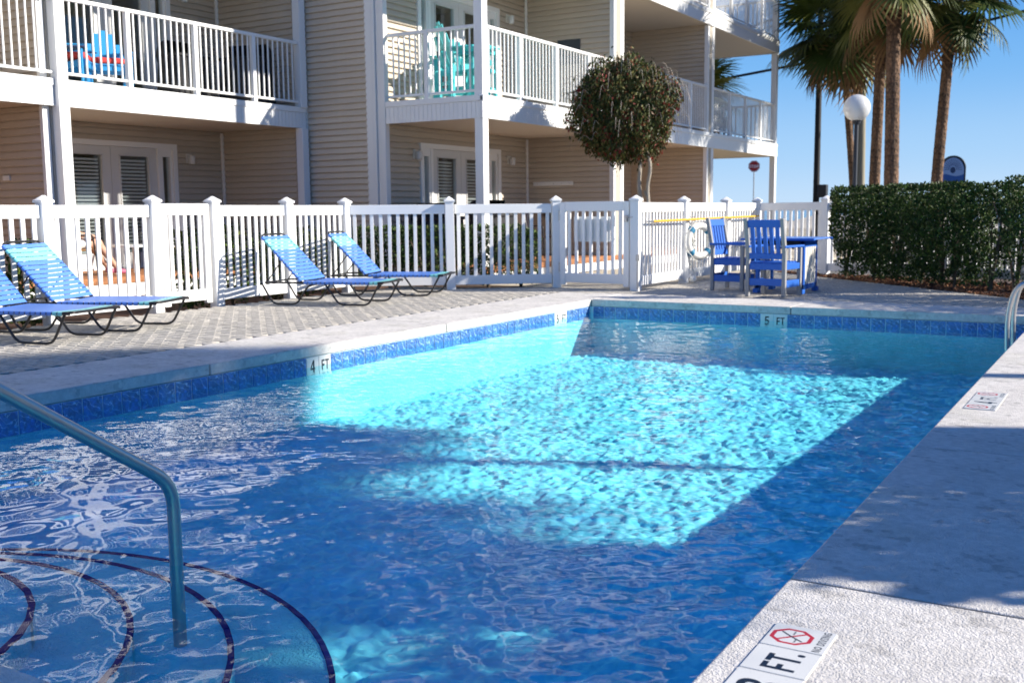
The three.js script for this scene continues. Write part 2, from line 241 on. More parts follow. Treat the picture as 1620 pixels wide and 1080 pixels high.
{
  const g = settingGroup('swimming_pool');
  const wall = (geo) => part(g, 'pool_wall', geo, M.plaster);
  wall(span(PX0 - .2, PX0 - .006, FLOOR - .1, -.09, PZ0 - .2, PZ1 + .2)); wall(span(PX1 + .006, PX1 + .2, FLOOR - .1, -.09, PZ0 - .2, PZ1 + .2));
  wall(span(PX0 - .006, PX1 + .006, FLOOR - .1, -.09, PZ0 - .2, PZ0 - .006)); wall(span(PX0 - .006, PX1 + .006, FLOOR - .1, -.09, PZ1 + .006, PZ1 + .2));
  const fg = new THREE.PlaneGeometry(PX1 - PX0 + .1, PZ1 - PZ0 + .1, 380, 780); fg.rotateX(-PI / 2); fg.translate((PX0 + PX1) / 2, FLOOR, (PZ0 + PZ1) / 2);
  { // hand-trowelled, unevenly ridged plaster
    const p = fg.attributes.position, smp = (a, u, v) => { u = (u - Math.floor(u)) * 512; v = (v - Math.floor(v)) * 512; const i = Math.floor(u), j = Math.floor(v), s = u - i, t = v - j, A = (x, y) => a[(y & 511) * 512 + (x & 511)]; return (A(i, j) * (1 - s) + A(i + 1, j) * s) * (1 - t) + (A(i, j + 1) * (1 - s) + A(i + 1, j + 1) * s) * t; };
    for (let i = 0; i < p.count; i++) { const x = p.getX(i), z = p.getZ(i), w = .12 * (smp(nC, x * .31, z * .31) - .5), a = smp(nA, (x + w) / .62, (z - w) / .62) - .5, b = smp(nA, (x * .8 + z * .6) / 1.05 + .3, (z * .8 - x * .6) / 1.05 + .7) - .5, e = smp(nC, x / .9, z / .9) - .5; p.setY(i, FLOOR + .014 * Math.exp(-a * a * 130) + .018 * Math.exp(-b * b * 110) + .06 * e - .02); }
    fg.computeVertexNormals();
  }
  part(g, 'pool_floor', uvBox(fg), M.floorPlaster);
  // grout bands behind the waterline tiles
  part(g, 'grout_band', mg([span(PX0 - .006, PX0 - .0025, -.243, -.09, PZ0, PZ1), span(PX1 + .0025, PX1 + .006, -.243, -.09, PZ0, PZ1), span(PX0, PX1, -.243, -.09, PZ0 - .006, PZ0 - .0025), span(PX0, PX1, -.243, -.09, PZ1 + .0025, PZ1 + .006)]), M.grout);
  const tiles = []; for (let k = 0; k < 8; k++) { const t = rb(.147, .149, .006, .0025), uv = t.attributes.uv, a = R() * 3, b = R() * 3; for (let i = 0; i < uv.count; i++) uv.setXY(i, uv.getX(i) * 1.6 + a, uv.getY(i) * 1.6 + b); tiles.push(t); }
  const P = .155, marks = [];
  const marker = (name, zx, along, txt) => {
    const t = rb(.1495, .149, .006, .0025), p = t.attributes.position, uv = t.attributes.uv; for (let i = 0; i < p.count; i++) uv.setXY(i, .5 + p.getX(i) / .1495, .5 + p.getY(i) / .149);
    const m = part(g, name, t, std([.82, .82, .82], .3, { map: letterTile(txt, txt.length > 1 ? 165 : 200) })); m.position.set(...zx); m.rotation.y = along; return m;
  };
  const ty = -.1665, nL = Math.floor((PZ1 - PZ0) / P), nF = Math.floor((PX1 - PX0) / P);
  const left = [[-6.49, '4'], [-10.9, '5']];
  for (let i = 0; i < nL; i++) {
    const z = PZ0 + .04 + P * (i + .5); let hit = null; for (const [zm, d] of left) { if (Math.abs(z - zm + .08) < P / 2) hit = d; else if (Math.abs(z - zm + .08 + P) < P / 2) hit = 'FT'; }
    if (hit) marker('depth_marker_tile', [PX0, ty, z], PI / 2, hit); else part(g, 'waterline_tile', tiles[i % 8], M.poolTile, [PX0, ty, z], PI / 2);
  }
  for (let i = 0; i < nF; i++) {
    const x = PX0 + .03 + P * (i + .5), q = Math.abs(x + 3.6) < P / 2 ? '5' : Math.abs(x + 3.6 - P) < P / 2 ? 'FT' : null;
    if (q) marker('depth_marker_tile', [x, ty, PZ0], 0, q); else part(g, 'waterline_tile', tiles[(i * 3) % 8], M.poolTile, [x, ty, PZ0]);
  }
  const rest = []; for (let i = 0; i < nL; i++) { const t = tiles[i % 8].clone(); t.rotateY(-PI / 2); t.translate(PX1, ty, PZ0 + .04 + P * (i + .5)); rest.push(t); }
  for (let i = 0; i < nF; i++) { const t = tiles[i % 8].clone(); t.rotateY(PI); t.translate(PX0 + .03 + P * (i + .5), ty, PZ1); rest.push(t); }
  part(g, 'waterline_tile_row', mg(rest), M.poolTile).userData.kind = 'stuff';
  // fan of round steps at the near end, their edges lined with dark tiles
  const cx = -3.9, cz = PZ1 + .003;
  [[.92, .12], [1.25, .22], [1.6, .32], [1.96, .42]].forEach(([r, d]) => {
    const top = WATER - d, h = top - FLOOR + .02, c = new THREE.CylinderGeometry(r, r, h, 64, 1, false, PI / 2, PI); c.translate(cx, top - h / 2, cz); const st = part(g, 'pool_step', uvBox(c), M.plaster);
    const n = Math.round(PI * r / .152), tg = rb(PI * r / n - .006, .012, .024, .003);
    for (let i = 0; i < n; i++) { const a = (i + .5) / n * PI; const t = part(st, 'step_tile', tg, M.stepTile, [cx + (r - .0125) * Math.cos(a), top + .001, cz - (r - .0125) * Math.sin(a)]); t.rotation.y = a + PI / 2; }
  });
}
// ---------- water ----------
{
  const dx = .018, nx = Math.round((PX1 - PX0 - .004) / dx), nz = Math.round((PZ1 - PZ0 - .004) / dx), waves = [], r = rng(99);
  const add = (n, l0, l1, slope, dir, spread, region) => { for (let i = 0; i < n; i++) { const L = l0 * Math.pow(l1 / l0, r()), k = 2 * PI / L, a = dir + (r() - .5) * spread; waves.push([k * Math.cos(a), k * Math.sin(a), slope / k, r() * 2 * PI, region]); } };
  add(14, .5, 1.3, .008, .5, 3.5, 0); add(20, .18, .45, .012, 1.2, 4, 0); add(22, .085, .2, .019, 1.5, 2.6, 1); add(18, .05, .09, .02, 1.6, 2.2, 1);
  const g = new THREE.PlaneGeometry(PX1 - PX0 - .004, PZ1 - PZ0 - .004, nx, nz); g.rotateX(-PI / 2); g.translate((PX0 + PX1) / 2, 0, (PZ0 + PZ1) / 2);
  const p = g.attributes.position, n = g.attributes.normal;
  for (let i = 0; i < p.count; i++) {
    const x = p.getX(i), z = p.getZ(i); let h = 0, hx = 0, hz = 0;
    const gust = .55 + .45 * Math.sin(x * 1.1 + .8 * Math.sin(z * .9)) * Math.sin(z * .8 + 1 + .6 * Math.sin(x * 1.7)), near = sm(-z, 1.9, 3.9), lf = sm(x, -6.1, -5.3) * .3 + .7;
    const w1 = (.38 + .62 * near) * gust * lf;
    for (const w of waves) { const a = w[4] ? w1 : 1, ph = w[0] * x + w[1] * z + w[3], c = Math.cos(ph) * a * w[2]; h += Math.sin(ph) * a * w[2]; hx += c * w[0]; hz += c * w[1]; }
    p.setY(i, WATER + h); const l = 1 / Math.hypot(hx, 1, hz); n.setXYZ(i, -hx * l, l, -hz * l);
  }
  setting('pool_water', g, phys([.62, .95, 1], 0, { transmission: 1, thickness: 0, ior: 1.333, specularIntensity: .74 }));
}

// ---------- apartment building ----------
const XL = -13.1, XR = -9.3, BL = -15.1, BR = -11.4, LV = [.2, 2.99, 5.93], UNDER = [2.63, 5.57, 8.5];
const bldg = thing('apartment_building', 'three-storey beige siding apartment building with white balconies', 'building');
const EXPO = .1078;
const boardGeo = (() => {
  const h = EXPO + .006, pr = [[0, -.03], [0, .036], [.007, .038], [h * .72, .02], [h * .78, .002], [h, -.002], [h, -.03]], pos = [];
  for (let i = 0; i < pr.length; i++) { const a = pr[i], b = pr[(i + 1) % pr.length]; pos.push(-.5, a[0], a[1], .5, a[0], a[1], .5, b[0], b[1], -.5, a[0], a[1], .5, b[0], b[1], -.5, b[0], b[1]); }
  for (const s of [-.5, .5]) for (let i = 1; i + 1 < pr.length; i++) { const t = [pr[0], pr[i], pr[i + 1]]; if (s > 0) t.reverse(); for (const q of t) pos.push(s, q[0], q[1]); }
  const g = new THREE.BufferGeometry(); g.setAttribute('position', new THREE.Float32BufferAttribute(pos, 3)); g.computeVertexNormals(); return uvBox(g);
})();
const sidingTones = [M.siding, std([.545, .476, .388], .62, { map: M.siding.map, bumpMap: M.siding.bumpMap, bumpScale: .0012 }), std([.572, .502, .41], .62, { map: M.siding.map, bumpMap: M.siding.bumpMap, bumpScale: .0012 })];
// a wall of lapped boards: facing +x at x = plane (a runs along z) or facing +z at z = plane (a runs along x)
function sidingWall(facing, plane, a0, a1, y0, y1, core, single, door) {
  const w = part(bldg, 'wall', core, M.core), merged = [], rf = rng(Math.round(plane * 91 + a0 * 17 + y0));
  for (let y = y0; y < y1 - .02; y += EXPO) {
    let iv = [[a0, a1]]; if (door && y + EXPO < door[2] + .012 && y + EXPO > door[3]) iv = [[a0, door[0]], [door[1], a1]];
    for (const [p, q] of iv) {
      if (q - p < .02) continue; const L = q - p, c = (p + q) / 2, tone = sidingTones[Math.floor(rf() * 3)];
      if (single) { const m = part(w, 'siding_board', boardGeo, tone, facing === 'x' ? [plane, y, c] : [c, y, plane], facing === 'x' ? PI / 2 : 0); m.scale.set(L, Math.min(1, (y1 - y) / EXPO), 1); }
      else { const g = boardGeo.clone(); g.scale(L, Math.min(1, (y1 - y) / EXPO), 1); if (facing === 'x') g.rotateY(PI / 2); g.translate(facing === 'x' ? plane : c, y, facing === 'x' ? c : plane); merged.push(g); }
    }
  }
  if (merged.length) part(w, 'siding_field', mg(merged), M.siding).userData.kind = 'stuff';
  return w;
}
const doorW = 1.395;
for (let f = 0; f < 3; f++) {
  const y0 = LV[f], y1 = UNDER[f] + (f === 2 ? 0 : .02), one = f < 2;
  const dl = [-11.94 - doorW, -11.94 + doorW, LV[f] + 2.17, LV[f]], dr = [-17.11 - doorW, -17.11 + doorW, LV[f] + 2.17, LV[f]];
  sidingWall('x', BL, -14.47, -9.62, y0 - .1, y1, span(-22, BL - 2.3, y0 - .3, y1, -14.45, -9.62), one, dl);
  sidingWall('x', BL, -9.36, 1, y0 - .1, y1, span(-22, BL - .32, y0 - .3, y1, -9.4, 1), false);
  sidingWall('z', -14.5, BL, XL - .12, y0 - .1, y1, span(BL - .3, XL - .02, y0 - .3, y1, -14.58, -14.53), one);
  sidingWall('z', -9.38, BL, XL - .1, y0 - .1, y1, span(BL - .3, XL - .02, y0 - .3, y1, -9.6, -9.42), one);
  sidingWall('x', BR, -19.62, -14.75, y0 - .1, y1, span(-22, BR - 2.3, y0 - .3, y1, -19.7, -14.68), one, dr);
  sidingWall('z', -19.65, BR, XR - .12, y0 - .1, y1, span(BR - .3, XR - .02, y0 - .3, y1, -19.9, -19.69), one);
  sidingWall('x', BR, -25, -19.92, y0 - .1, y1, span(-22, BR - .32, y0 - .3, y1, -25.2, -19.72), false);
  sidingWall('z', -25, BR, XR - .12, y0 - .1, y1, span(BR - .3, XR - .02, y0 - .3, y1, -25.25, -25.04), one);
}
sidingWall('z', -14.62, XL + .06, -11.66, -.1, 8.5, span(XL, -11.5, -.1, 8.5, -14.9, -14.66), true);
// corner boards and columns
const col = (x0, x1, z0, z1, y0, y1, name = 'column') => part(bldg, name, spanR(x0, x1, y0, y1, z0, z1, .006), M.white);
for (let f = 0; f < 3; f++) {
  const a = f ? LV[f] : -.1, b = UNDER[f];
  if (!f) col(XL - .02, XL + .14, -9.62, -9.45, a, 8.5); col(XL - .1, XL - .03, -9.41, -9.3, a, b, 'corner_board'); col(XL - .04, XL + .12, -14.545, -14.39, a, b);
  col(XR - .16, XR, -14.79, -14.62, a, b); col(XR - .17, XR - .01, -20.06, -19.89, a, b); col(XR - .12, XR - .02, -19.7, -19.6, a, b, 'corner_board'); col(XR - .17, XR - .01, -25.36, -25.2, a, b); col(XR - .12, XR - .02, -25.03, -24.93, a, b, 'corner_board');
  col(XR - .16, XR, -30.6, -30.44, a, b); col(BR, BR + .14, -30.6, -30.46, a, b);
  if (!f) col(XL - .02, XL + .14, -4.45, -4.28, a, 8.5);
  col(BL + .018, BL + .06, -14.48, -14.42, LV[f], b, 'corner_trim'); col(BR + .018, BR + .06, -19.63, -19.57, LV[f], b, 'corner_trim');
}
part(bldg, 'corner_board', mg([spanR(XL + .0, XL + .07, -.1, 8.5, -14.62, -14.575, .004), spanR(-11.68, -11.53, -.1, 8.5, -14.65, -14.588, .004), spanR(-11.53, -11.47, -.1, 8.5, -14.76, -14.588, .004)]), M.trim);
part(bldg, 'downspout', mg([spanR(-11.465, -11.39, -.1, 8.5, -14.70, -14.62, .015), spanR(-11.385, -11.28, -.1, 8.5, -14.72, -14.6, .01)]), M.trim);
// balcony decks with grooved white fascia
function fascia(name, axis, plane, a0, a1, y0, y1, sgn) { // panel of narrow tongue boards under a cap board
  const l = [], w = .088, n = Math.max(1, Math.round((a1 - a0) / w)), s = (a1 - a0) / n, t = .02 * sgn;
  for (let i = 0; i < n; i++) { const p = a0 + i * s + .003, q = a0 + (i + 1) * s - .003, lo = Math.min(plane, plane + t), hi = Math.max(plane, plane + t); l.push(axis === 'x' ? span(lo, hi, y0, y1 - .09, p, q) : span(p, q, y0, y1 - .09, lo, hi)); }
  const lo = Math.min(plane - .03, plane + t * .6), hi = Math.max(plane + .03, plane + t * .6); l.push(axis === 'x' ? span(plane - .02, plane + .012, y0 + .003, y1 - .01, a0, a1) : span(a0, a1, y0 + .003, y1 - .01, plane - .02, plane + .012));
  const m = part(bldg, name, mg(l), M.white); part(m, 'cap_board', axis === 'x' ? spanR(plane - .03, plane + .035, y1 - .085, y1 + .01, a0 - .0, a1, .006) : spanR(a0, a1, y1 - .085, y1 + .01, plane - .03, plane + .035, .006), M.white);
}
for (let f = 1; f < 4; f++) {
  const y1 = f < 3 ? LV[f] : 8.86, y0 = UNDER[f - 1];
  part(bldg, 'balcony_deck', span(BL, XL + .02, y0 + .02, y1 - .02, -14.5, 1), M.soffit); part(bldg, 'balcony_deck', span(BR, XR - .025, y0 + .02, y1 - .02, -30.55, -14.645), M.soffit);
  part(bldg, 'balcony_floor', mg([span(BL, XL + .0, y1 - .018, y1, -14.48, 1), span(BR, XR - .03, y1 - .018, y1, -30.5, -14.68)]), M.trim);
  fascia('fascia_panel', 'x', XL + .04, -9.44, 1, y0, y1, 1); fascia('fascia_panel', 'x', XL + .04, -14.56, -9.63, y0, y1, 1);
  fascia('fascia_panel', 'x', XR - .005, -30.62, -14.592, y0, y1, 1); fascia('fascia_panel', 'z', -14.627, -11.27, XR - .037, y0, y1, 1); fascia('fascia_panel', 'z', -30.6, BR, XR - .03, y0, y1, -1);
}
part(bldg, 'roof', mg([span(-23, XL + .45, 8.87, 9.1, -14.6, 1.5), span(-23, XR + .4, 8.875, 9.11, -31, -14.4)]), M.white);
// railings
const balGeo = rb(.024, .98, .024, .004), postGeo = rb(.078, 1.14, .078, .006);
function railing(axis, plane, a0, a1, y, posts, single = true) {
  const at = (a, yy) => axis === 'x' ? [plane, yy, a] : [a, yy, plane], L = a1 - a0, c = (a0 + a1) / 2, bar = (h, d, yy) => axis === 'x' ? rb(d, h, L, .008, plane, yy, c, 0, 0, 0, 1) : rb(L, h, d, .008, c, yy, plane, 0, 0, 0, 1);
  const r = part(bldg, 'balcony_railing', bar(.055, .062, y + 1.11), M.white); part(r, 'bottom_rail', bar(.04, .04, y + .085), M.white);
  const stops = [a0, ...posts, a1].sort((p, q) => p - q), m = [];
  for (const p of posts) part(r, 'railing_post', postGeo, M.white, at(p, y + .555));
  for (let i = 0; i + 1 < stops.length; i++) { const n = Math.round((stops[i + 1] - stops[i]) / .118), s = (stops[i + 1] - stops[i]) / n; for (let k = 1; k < n; k++) { const q = at(stops[i] + k * s, y + .595); if (single) part(r, 'baluster', balGeo, M.white, q); else { const g = balGeo.clone(); g.translate(...q); m.push(g); } } }
  if (m.length) part(r, 'baluster_row', mg(m), M.white).userData.kind = 'stuff';
}
for (const f of [1, 2]) {
  const s = f === 1, y = LV[f] + .01;
  railing('x', XL + .05, -9.43, -6.5, y, [-7.9], s); railing('x', XL + .05, -6.5, -4.3, y, [], false); railing('x', XL + .05, -14.38, -9.64, y, [-13.3, -12.03, -10.73], s);
  railing('x', XR - .07, -19.88, -14.8, y, [-18.53, -17.22, -15.92], s); railing('x', XR - .07, -25.19, -20.07, y, [-23.9, -22.6, -21.35], s); railing('x', XR - .07, -30.43, -25.37, y, [-29.2, -27.9, -26.65], true);
  railing('z', -14.7, -11.27, XR - .165, y, [-10.45], s); railing('x', BR + .07, -30.43, -25.4, y, [-28.8, -27.1], false); railing('z', -30.52, BR + .15, XR - .165, y, [], false);
}
// glazed double doors with side lights, blinds behind the panes
function doorSet(X, c, y, blinds) {
  const z = (s) => c + s, fr = [];
  const box = (s0, s1, ya, yb, x0, x1) => span(X + x0, X + x1, y + ya, y + yb, z(s0), z(s1));
  fr.push(box(-1.395, -1.3, 0, 2.17, -.1, .06), box(1.3, 1.395, 0, 2.17, -.1, .06), box(-1.3, 1.3, 2.08, 2.17, -.1, .06), box(-1.05, -.975, 0, 2.08, -.1, .035), box(.975, 1.05, 0, 2.08, -.1, .035), box(-1.3, 1.3, -.02, .03, -.1, .04));
  for (const s of [-1, 1]) { const a = Math.min(s * 1.05, s * 1.3), b = Math.max(s * 1.05, s * 1.3); fr.push(box(a, b, 1.94, 2.08, -.08, .02), box(a, b, .03, .28, -.08, .02), box(a, a + .045, .28, 1.94, -.08, .02), box(b - .045, b, .28, 1.94, -.08, .02)); }
  const d = part(bldg, 'double_door', mg(fr), M.white);
  part(d, 'room', mg([box(-1.75, 1.75, -.03, .0, -2.2, -.05), box(-1.75, 1.75, 2.3, 2.35, -2.2, -.05), box(-1.8, -1.75, -.03, 2.35, -2.2, -.05), box(1.75, 1.8, -.03, 2.35, -2.2, -.05), box(-1.8, 1.8, -.03, 2.35, -2.25, -2.2), box(-1.8, -1.395, 0, 2.35, -.07, -.045), box(1.395, 1.8, 0, 2.35, -.07, -.045), box(-1.4, 1.4, 2.17, 2.35, -.07, -.045)]), M.room);
  for (const s of [-1, 1]) {
    const a = s < 0 ? -.972 : .004, b = a + .968, l = part(d, 'door_leaf', mg([box(a, a + .18, .03, 2.075, -.06, .0), box(b - .18, b, .03, 2.075, -.06, .0), box(a + .18, b - .18, 1.93, 2.075, -.06, .0), box(a + .18, b - .18, .03, .27, -.06, .0), box(a + .165, a + .185, .26, 1.94, -.01, .015), box(b - .185, b - .165, .26, 1.94, -.01, .015), box(a + .165, b - .165, 1.925, 1.945, -.01, .015), box(a + .165, b - .165, .255, .275, -.01, .015)]), M.door);
    part(d, 'pane', box(a + .18, b - .18, .27, 1.93, -.032, -.028), M.glass);
    if (blinds) { const sl = []; for (let yy = .3; yy < 1.9; yy += .062) sl.push(bx(.045, .003, b - a - .38, X - .085, y + yy, z((a + b) / 2), 0, 0, blinds)); part(d, 'blind', mg(sl), M.blind); }
    part(d, 'pane', box(Math.min(s * 1.095, s * 1.255), Math.max(s * 1.095, s * 1.255), .28, 1.94, -.032, -.028), M.glass);
    part(d, 'door_knob', new THREE.SphereGeometry(.03, 10, 8).translate(X + .05, y + .95, z(s * .06)), M.blackMetal);
  }
}
for (let f = 0; f < 3; f++) { doorSet(BL, -11.94, LV[f], f === 0 ? .75 : 0); doorSet(BR, -17.11, LV[f], f === 0 ? .75 : 0); }
const lampGeo = (() => { const g = new THREE.LatheGeometry([[0, -.09], [.05, -.085], [.062, -.05], [.062, .06], [.045, .075], [0, .078]].map((p) => new THREE.Vector2(...p)), 14); return g; })();
for (const [X, z, y] of [[BL, -13.62, 2.13], [BR, -15.58, 2.16], [BR, -18.86, 2.17], [BR, -18.86, 5.02], [BL, -13.62, 5.0]]) {
  const l = part(bldg, 'wall_lamp', mg([rb(.03, .17, .13, .008, X + .03, y, z), rod(V(X + .04, y + .02, z), V(X + .1, y + .02, z), .018)]), M.polyWhite); part(l, 'lamp_shade', lampGeo, M.bulb, [X + .12, y - .02, z]);
}
// patios: timber decks over white skirting
for (const [x0, x1, z0, z1] of [[BR + .02, XR, -25.2, -14.63], [BL + .02, XL + .02, -14.52, -9.62], [BL + .02, XL + .02, -9.36, 1]]) {
  const pt = part(bldg, 'patio_deck', span(x0, x1 - .03, -.1, .17, z0, z1), M.core); part(pt, 'deck_edge', spanR(x1 - .028, x1 + .01, .1, .2, z0, z1, .006), M.deckWood); part(pt, 'deck_skirt', mg([span(x1 - .028, x1 - .008, -.12, -.012, z0, z1), span(x1 - .028, x1 - .008, -.008, .098, z0, z1)]), M.white);
  const n = Math.floor((x1 - x0) / .14); for (let i = 0; i < n; i++) part(pt, 'deck_plank', span(x0 + i * .14 + .004, x0 + (i + 1) * .14 - .004, .17, .196, z0, z1), M.deckWood);
}
{ const b = part(bldg, 'wall_board', mg([rb(.96, .085, .02, .005, -10.74, 1.69, -19.615), ...[-.38, -.2, 0, .2, .38].map((d) => bx(.03, .03, .03, -10.74 + d, 1.69, -19.6))]), M.trim); part(bldg, 'wall_picture', mg([rb(.52, .5, .03, .006, -10.35, 4.36, -19.61)]), std([.05, .06, .07], .2)); part(bldg, 'wall_board', rb(.16, .07, .02, .004, -14.1, 1.66, -9.34), M.trim); }

// ---------- picket fences and gates ----------
const picketGeo = (h) => rb(.05, h, .024, .004), capGeo = mg([rb(.155, .03, .155, .006, 0, .015, 0), (() => { const g = new THREE.CylinderGeometry(.012, .1, .05, 4, 1); g.rotateY(PI / 4); g.translate(0, .054, 0); return uvBox(g.toNonIndexed()); })()]), postG = rb(.127, 1.31, .127, .006, 0, 0, 0), pick92 = picketGeo(.92);
const railPanel = (parent, a, b, y0, pitch = .122, post = .07) => { // rails and pickets between two points on the ground
  const d = b.clone().sub(a), L = d.length(), ang = Math.atan2(-d.z, d.x), c = a.clone().add(b).multiplyScalar(.5);
  part(parent, 'top_rail', rb(L - post * 2, .135, .05, .006), M.vinyl, [c.x, 1.155 + y0, c.z], ang); part(parent, 'bottom_rail', rb(L - post * 2, .135, .05, .006), M.vinyl, [c.x, .125 + y0, c.z], ang);
  const n = Math.max(2, Math.round((L - post * 2) / pitch)), s = (L - post * 2) / n;
  for (let i = 0; i < n; i++) { const t = (post + (i + .5) * s) / L; part(parent, 'picket', pick92, M.vinyl, [a.x + d.x * t + rr(-.002, .002), .64 + y0 + rr(-.003, .003), a.z + d.z * t + rr(-.003, .003)], ang + rr(-.03, .03)).rotation.z = rr(-.006, .006); }
};
function fenceRun(label, pts, bare = false, y0 = 0) {
  const g = thing('picket_fence', label, 'fence', null, 0, 'white picket fences around the pool');
  pts.forEach(([x, z, gap], i) => {
    const nx = pts[Math.min(i + 1, pts.length - 1)], pv = pts[Math.max(i - 1, 0)], ang = Math.atan2(-(nx[1] - pv[1]), nx[0] - pv[0]);
    if (!(bare && i === 0)) { const p = part(g, 'fence_post', postG, M.vinyl, [x, .595 + y0 + rr(-.008, .008), z], ang + rr(-.02, .02)); p.rotation.z = rr(-.008, .008); p.rotation.x = rr(-.006, .006); part(p, 'post_cap', capGeo, M.vinyl, [0, .655, 0]); }
    if (i + 1 < pts.length && !gap) railPanel(g, V(x, 0, z), V(nx[0], 0, nx[1]), y0);
  });
  return g;
}
fenceRun('white picket fence standing behind the two loungers with raised striped backs', [[-9.72, -4.6], [-9.73, -5.7], [-9.74, -6.85], [-9.76, -8.25]]);
fenceRun('short white picket fence between a narrow gate and a fence corner', [[-9.79, -9.2], [-9.81, -10.52], [-9.84, -11.75]]);
fenceRun('white picket fence in front of the clipped box hedge', [[-9.84, -11.75], [-8.62, -12.62], [-7.41, -13.62]], true);
fenceRun('bright white picket fence with the life ring and yellow pole on it', [[-6.06, -13.47], [-6.07, -15.28], [-6.04, -17.1], [-5.97, -18.55]]);
fenceRun('white picket fence behind the blue table and tall hedge', [[-5.97, -18.55], [-4.62, -18.1], [-3.0, -17.42], [-1.35, -16.72], [.3, -16.02], [1.95, -15.32]], true);
function gate(label, a, b) {
  const g = thing('fence_gate', label, 'gate'), d = b.clone().sub(a), L = d.length(), ang = Math.atan2(-d.z, d.x), u = d.clone().normalize();
  railPanel(g, a, b, .02, .122, .1); for (const t of [.055, L - .055]) part(g, 'gate_stile', rb(.09, 1.2, .055, .006), M.vinyl, [a.x + u.x * t, .64, a.z + u.z * t], ang);
  for (const yy of [.3, 1.05]) part(g, 'hinge', mg([rb(.06, .12, .03, .004), rod(V(0, -.07, .02), V(0, .07, .02), .012)]), M.steel, [a.x, yy, a.z], ang);
  return [g, u, ang];
}
gate('narrow white picket gate behind the raised lounger with a striped back', V(-9.76, 0, -8.34), V(-9.785, 0, -9.11));
{
  const [g, u, ang] = gate('white picket gate with a blank sheet fixed behind its upper pickets', V(-7.33, 0, -13.6), V(-6.15, 0, -13.48));
  part(g, 'blank_sheet', rb(.62, .36, .008, .002), M.trim, [-6.8, .85, -13.585], ang); part(g, 'latch', mg([rb(.05, .09, .05, .006), rod(V(0, .02, .02), V(.12, .02, .02), .01)]), M.steel, [-6.2, 1.0, -13.44], ang);
  part(g, 'drop_rod', mg([rod(V(0, 0, 0), V(0, .42, 0), .012), rb(.035, .09, .05, .005, 0, .44, 0)]), M.steel, [-5.985, .02, -13.36]);
}

// ---------- strap loungers ----------
function lounger(label, pos, rot, grp) {
  const t = thing('sun_lounger', label, 'lounger', pos, rot, grp), w = .33, h = .275, r = .0125;
  for (const s of [-1, 1]) {
    part(t, 'side_rail', pipe([V(-.5, h, s * w), V(1.05, h, s * w)], r, .02, 8, 4), M.blackMetal);
    part(t, 'leg', pipe([V(-.55, h, s * w), V(-.4, .014, s * w), V(-.08, .014, s * w), V(.08, h - .03, s * w), V(.2, h - .012, s * w)], r, .07), M.blackMetal);
    part(t, 'leg', pipe([V(.3, h - .012, s * w), V(.48, .014, s * w), V(.86, .014, s * w), V(1.0, h - .01, s * w)], r, .07), M.blackMetal);
    part(t, 'back_prop', rod(V(-.28, .56, s * (w - .05)), V(-.5, h, s * (w - .05)), .008), M.blackMetal);
  }
  part(t, 'foot_bar', pipe([V(.82, h, w), V(1.07, h + .01, w), V(1.07, h + .01, -w), V(.82, h, -w)], r, .08), M.blackMetal);
  part(t, 'head_frame', pipe([V(0, h, w), V(-.55, .86, w), V(-.55, .86, -w), V(0, h, -w)], r, .1), M.blackMetal);
  part(t, 'cross_bar', rod(V(-.5, h, w), V(-.5, h, -w), .01), M.blackMetal); part(t, 'cross_bar', rod(V(.3, h - .02, w), V(.3, h - .02, -w), .01), M.blackMetal);
  // straps wrapped round the rails
  const prof = (sw) => { const pts = [], R1 = .018; for (let k = 0; k <= 6; k++) { const a = -PI / 2 - k / 6 * PI; pts.push([-w + R1 * Math.cos(a), R1 * Math.sin(a)]); } const m = [...pts]; m.push([0, R1 - .008]); for (let k = 6; k >= 0; k--) m.push([-pts[k][0], pts[k][1]]); const pos = [], ix = []; m.forEach(([z, y]) => { pos.push(-sw / 2, y, z, sw / 2, y, z); pos.push(-sw / 2, y - .0025, z, sw / 2, y - .0025, z); }); for (let i = 0; i + 1 < m.length; i++) { const a = i * 4, b = a + 4; ix.push(a, b, a + 1, b, b + 1, a + 1, a + 2, a + 3, b + 2, b + 2, a + 3, b + 3); } const g = new THREE.BufferGeometry(); g.setAttribute('position', new THREE.Float32BufferAttribute(pos, 3)); g.setIndex(ix); g.computeVertexNormals(); return uvBox(g); };
  const sg = prof(.047), bl = Math.hypot(.55, .86 - h), ux = -.55 / bl, uy = (.86 - h) / bl, al = Math.atan2(uy, -ux);
  for (let i = 0; i < 13; i++) { const q = .05 + i * .057, m = part(t, 'back_strap', sg, i >= 9 && i < 12 ? M.strapAqua : M.strapBlue, [ux * q, h + uy * q, 0]); m.rotation.z = -al; }
  for (let i = 0; i < 17; i++) part(t, 'seat_strap', sg, i > 14 ? M.strapAqua : M.strapBlue, [.05 + i * .057, h, 0]);
  return t;
}
lounger('blue strap lounger standing nearest the pool coping in front of another lounger', [-8.95, 0, -5.78], .23, 'strap loungers');
lounger('blue strap lounger with aqua bands on its raised back, in front of the narrow gate', [-9.09, 0, -6.67], .37, 'strap loungers');
lounger('blue strap lounger beside the short fence between gate and corner', [-8.83, 0, -9.91], .28, 'strap loungers');
lounger('blue strap lounger set against the fence corner by the clipped hedge', [-9.02, 0, -11.35], .36, 'strap loungers');

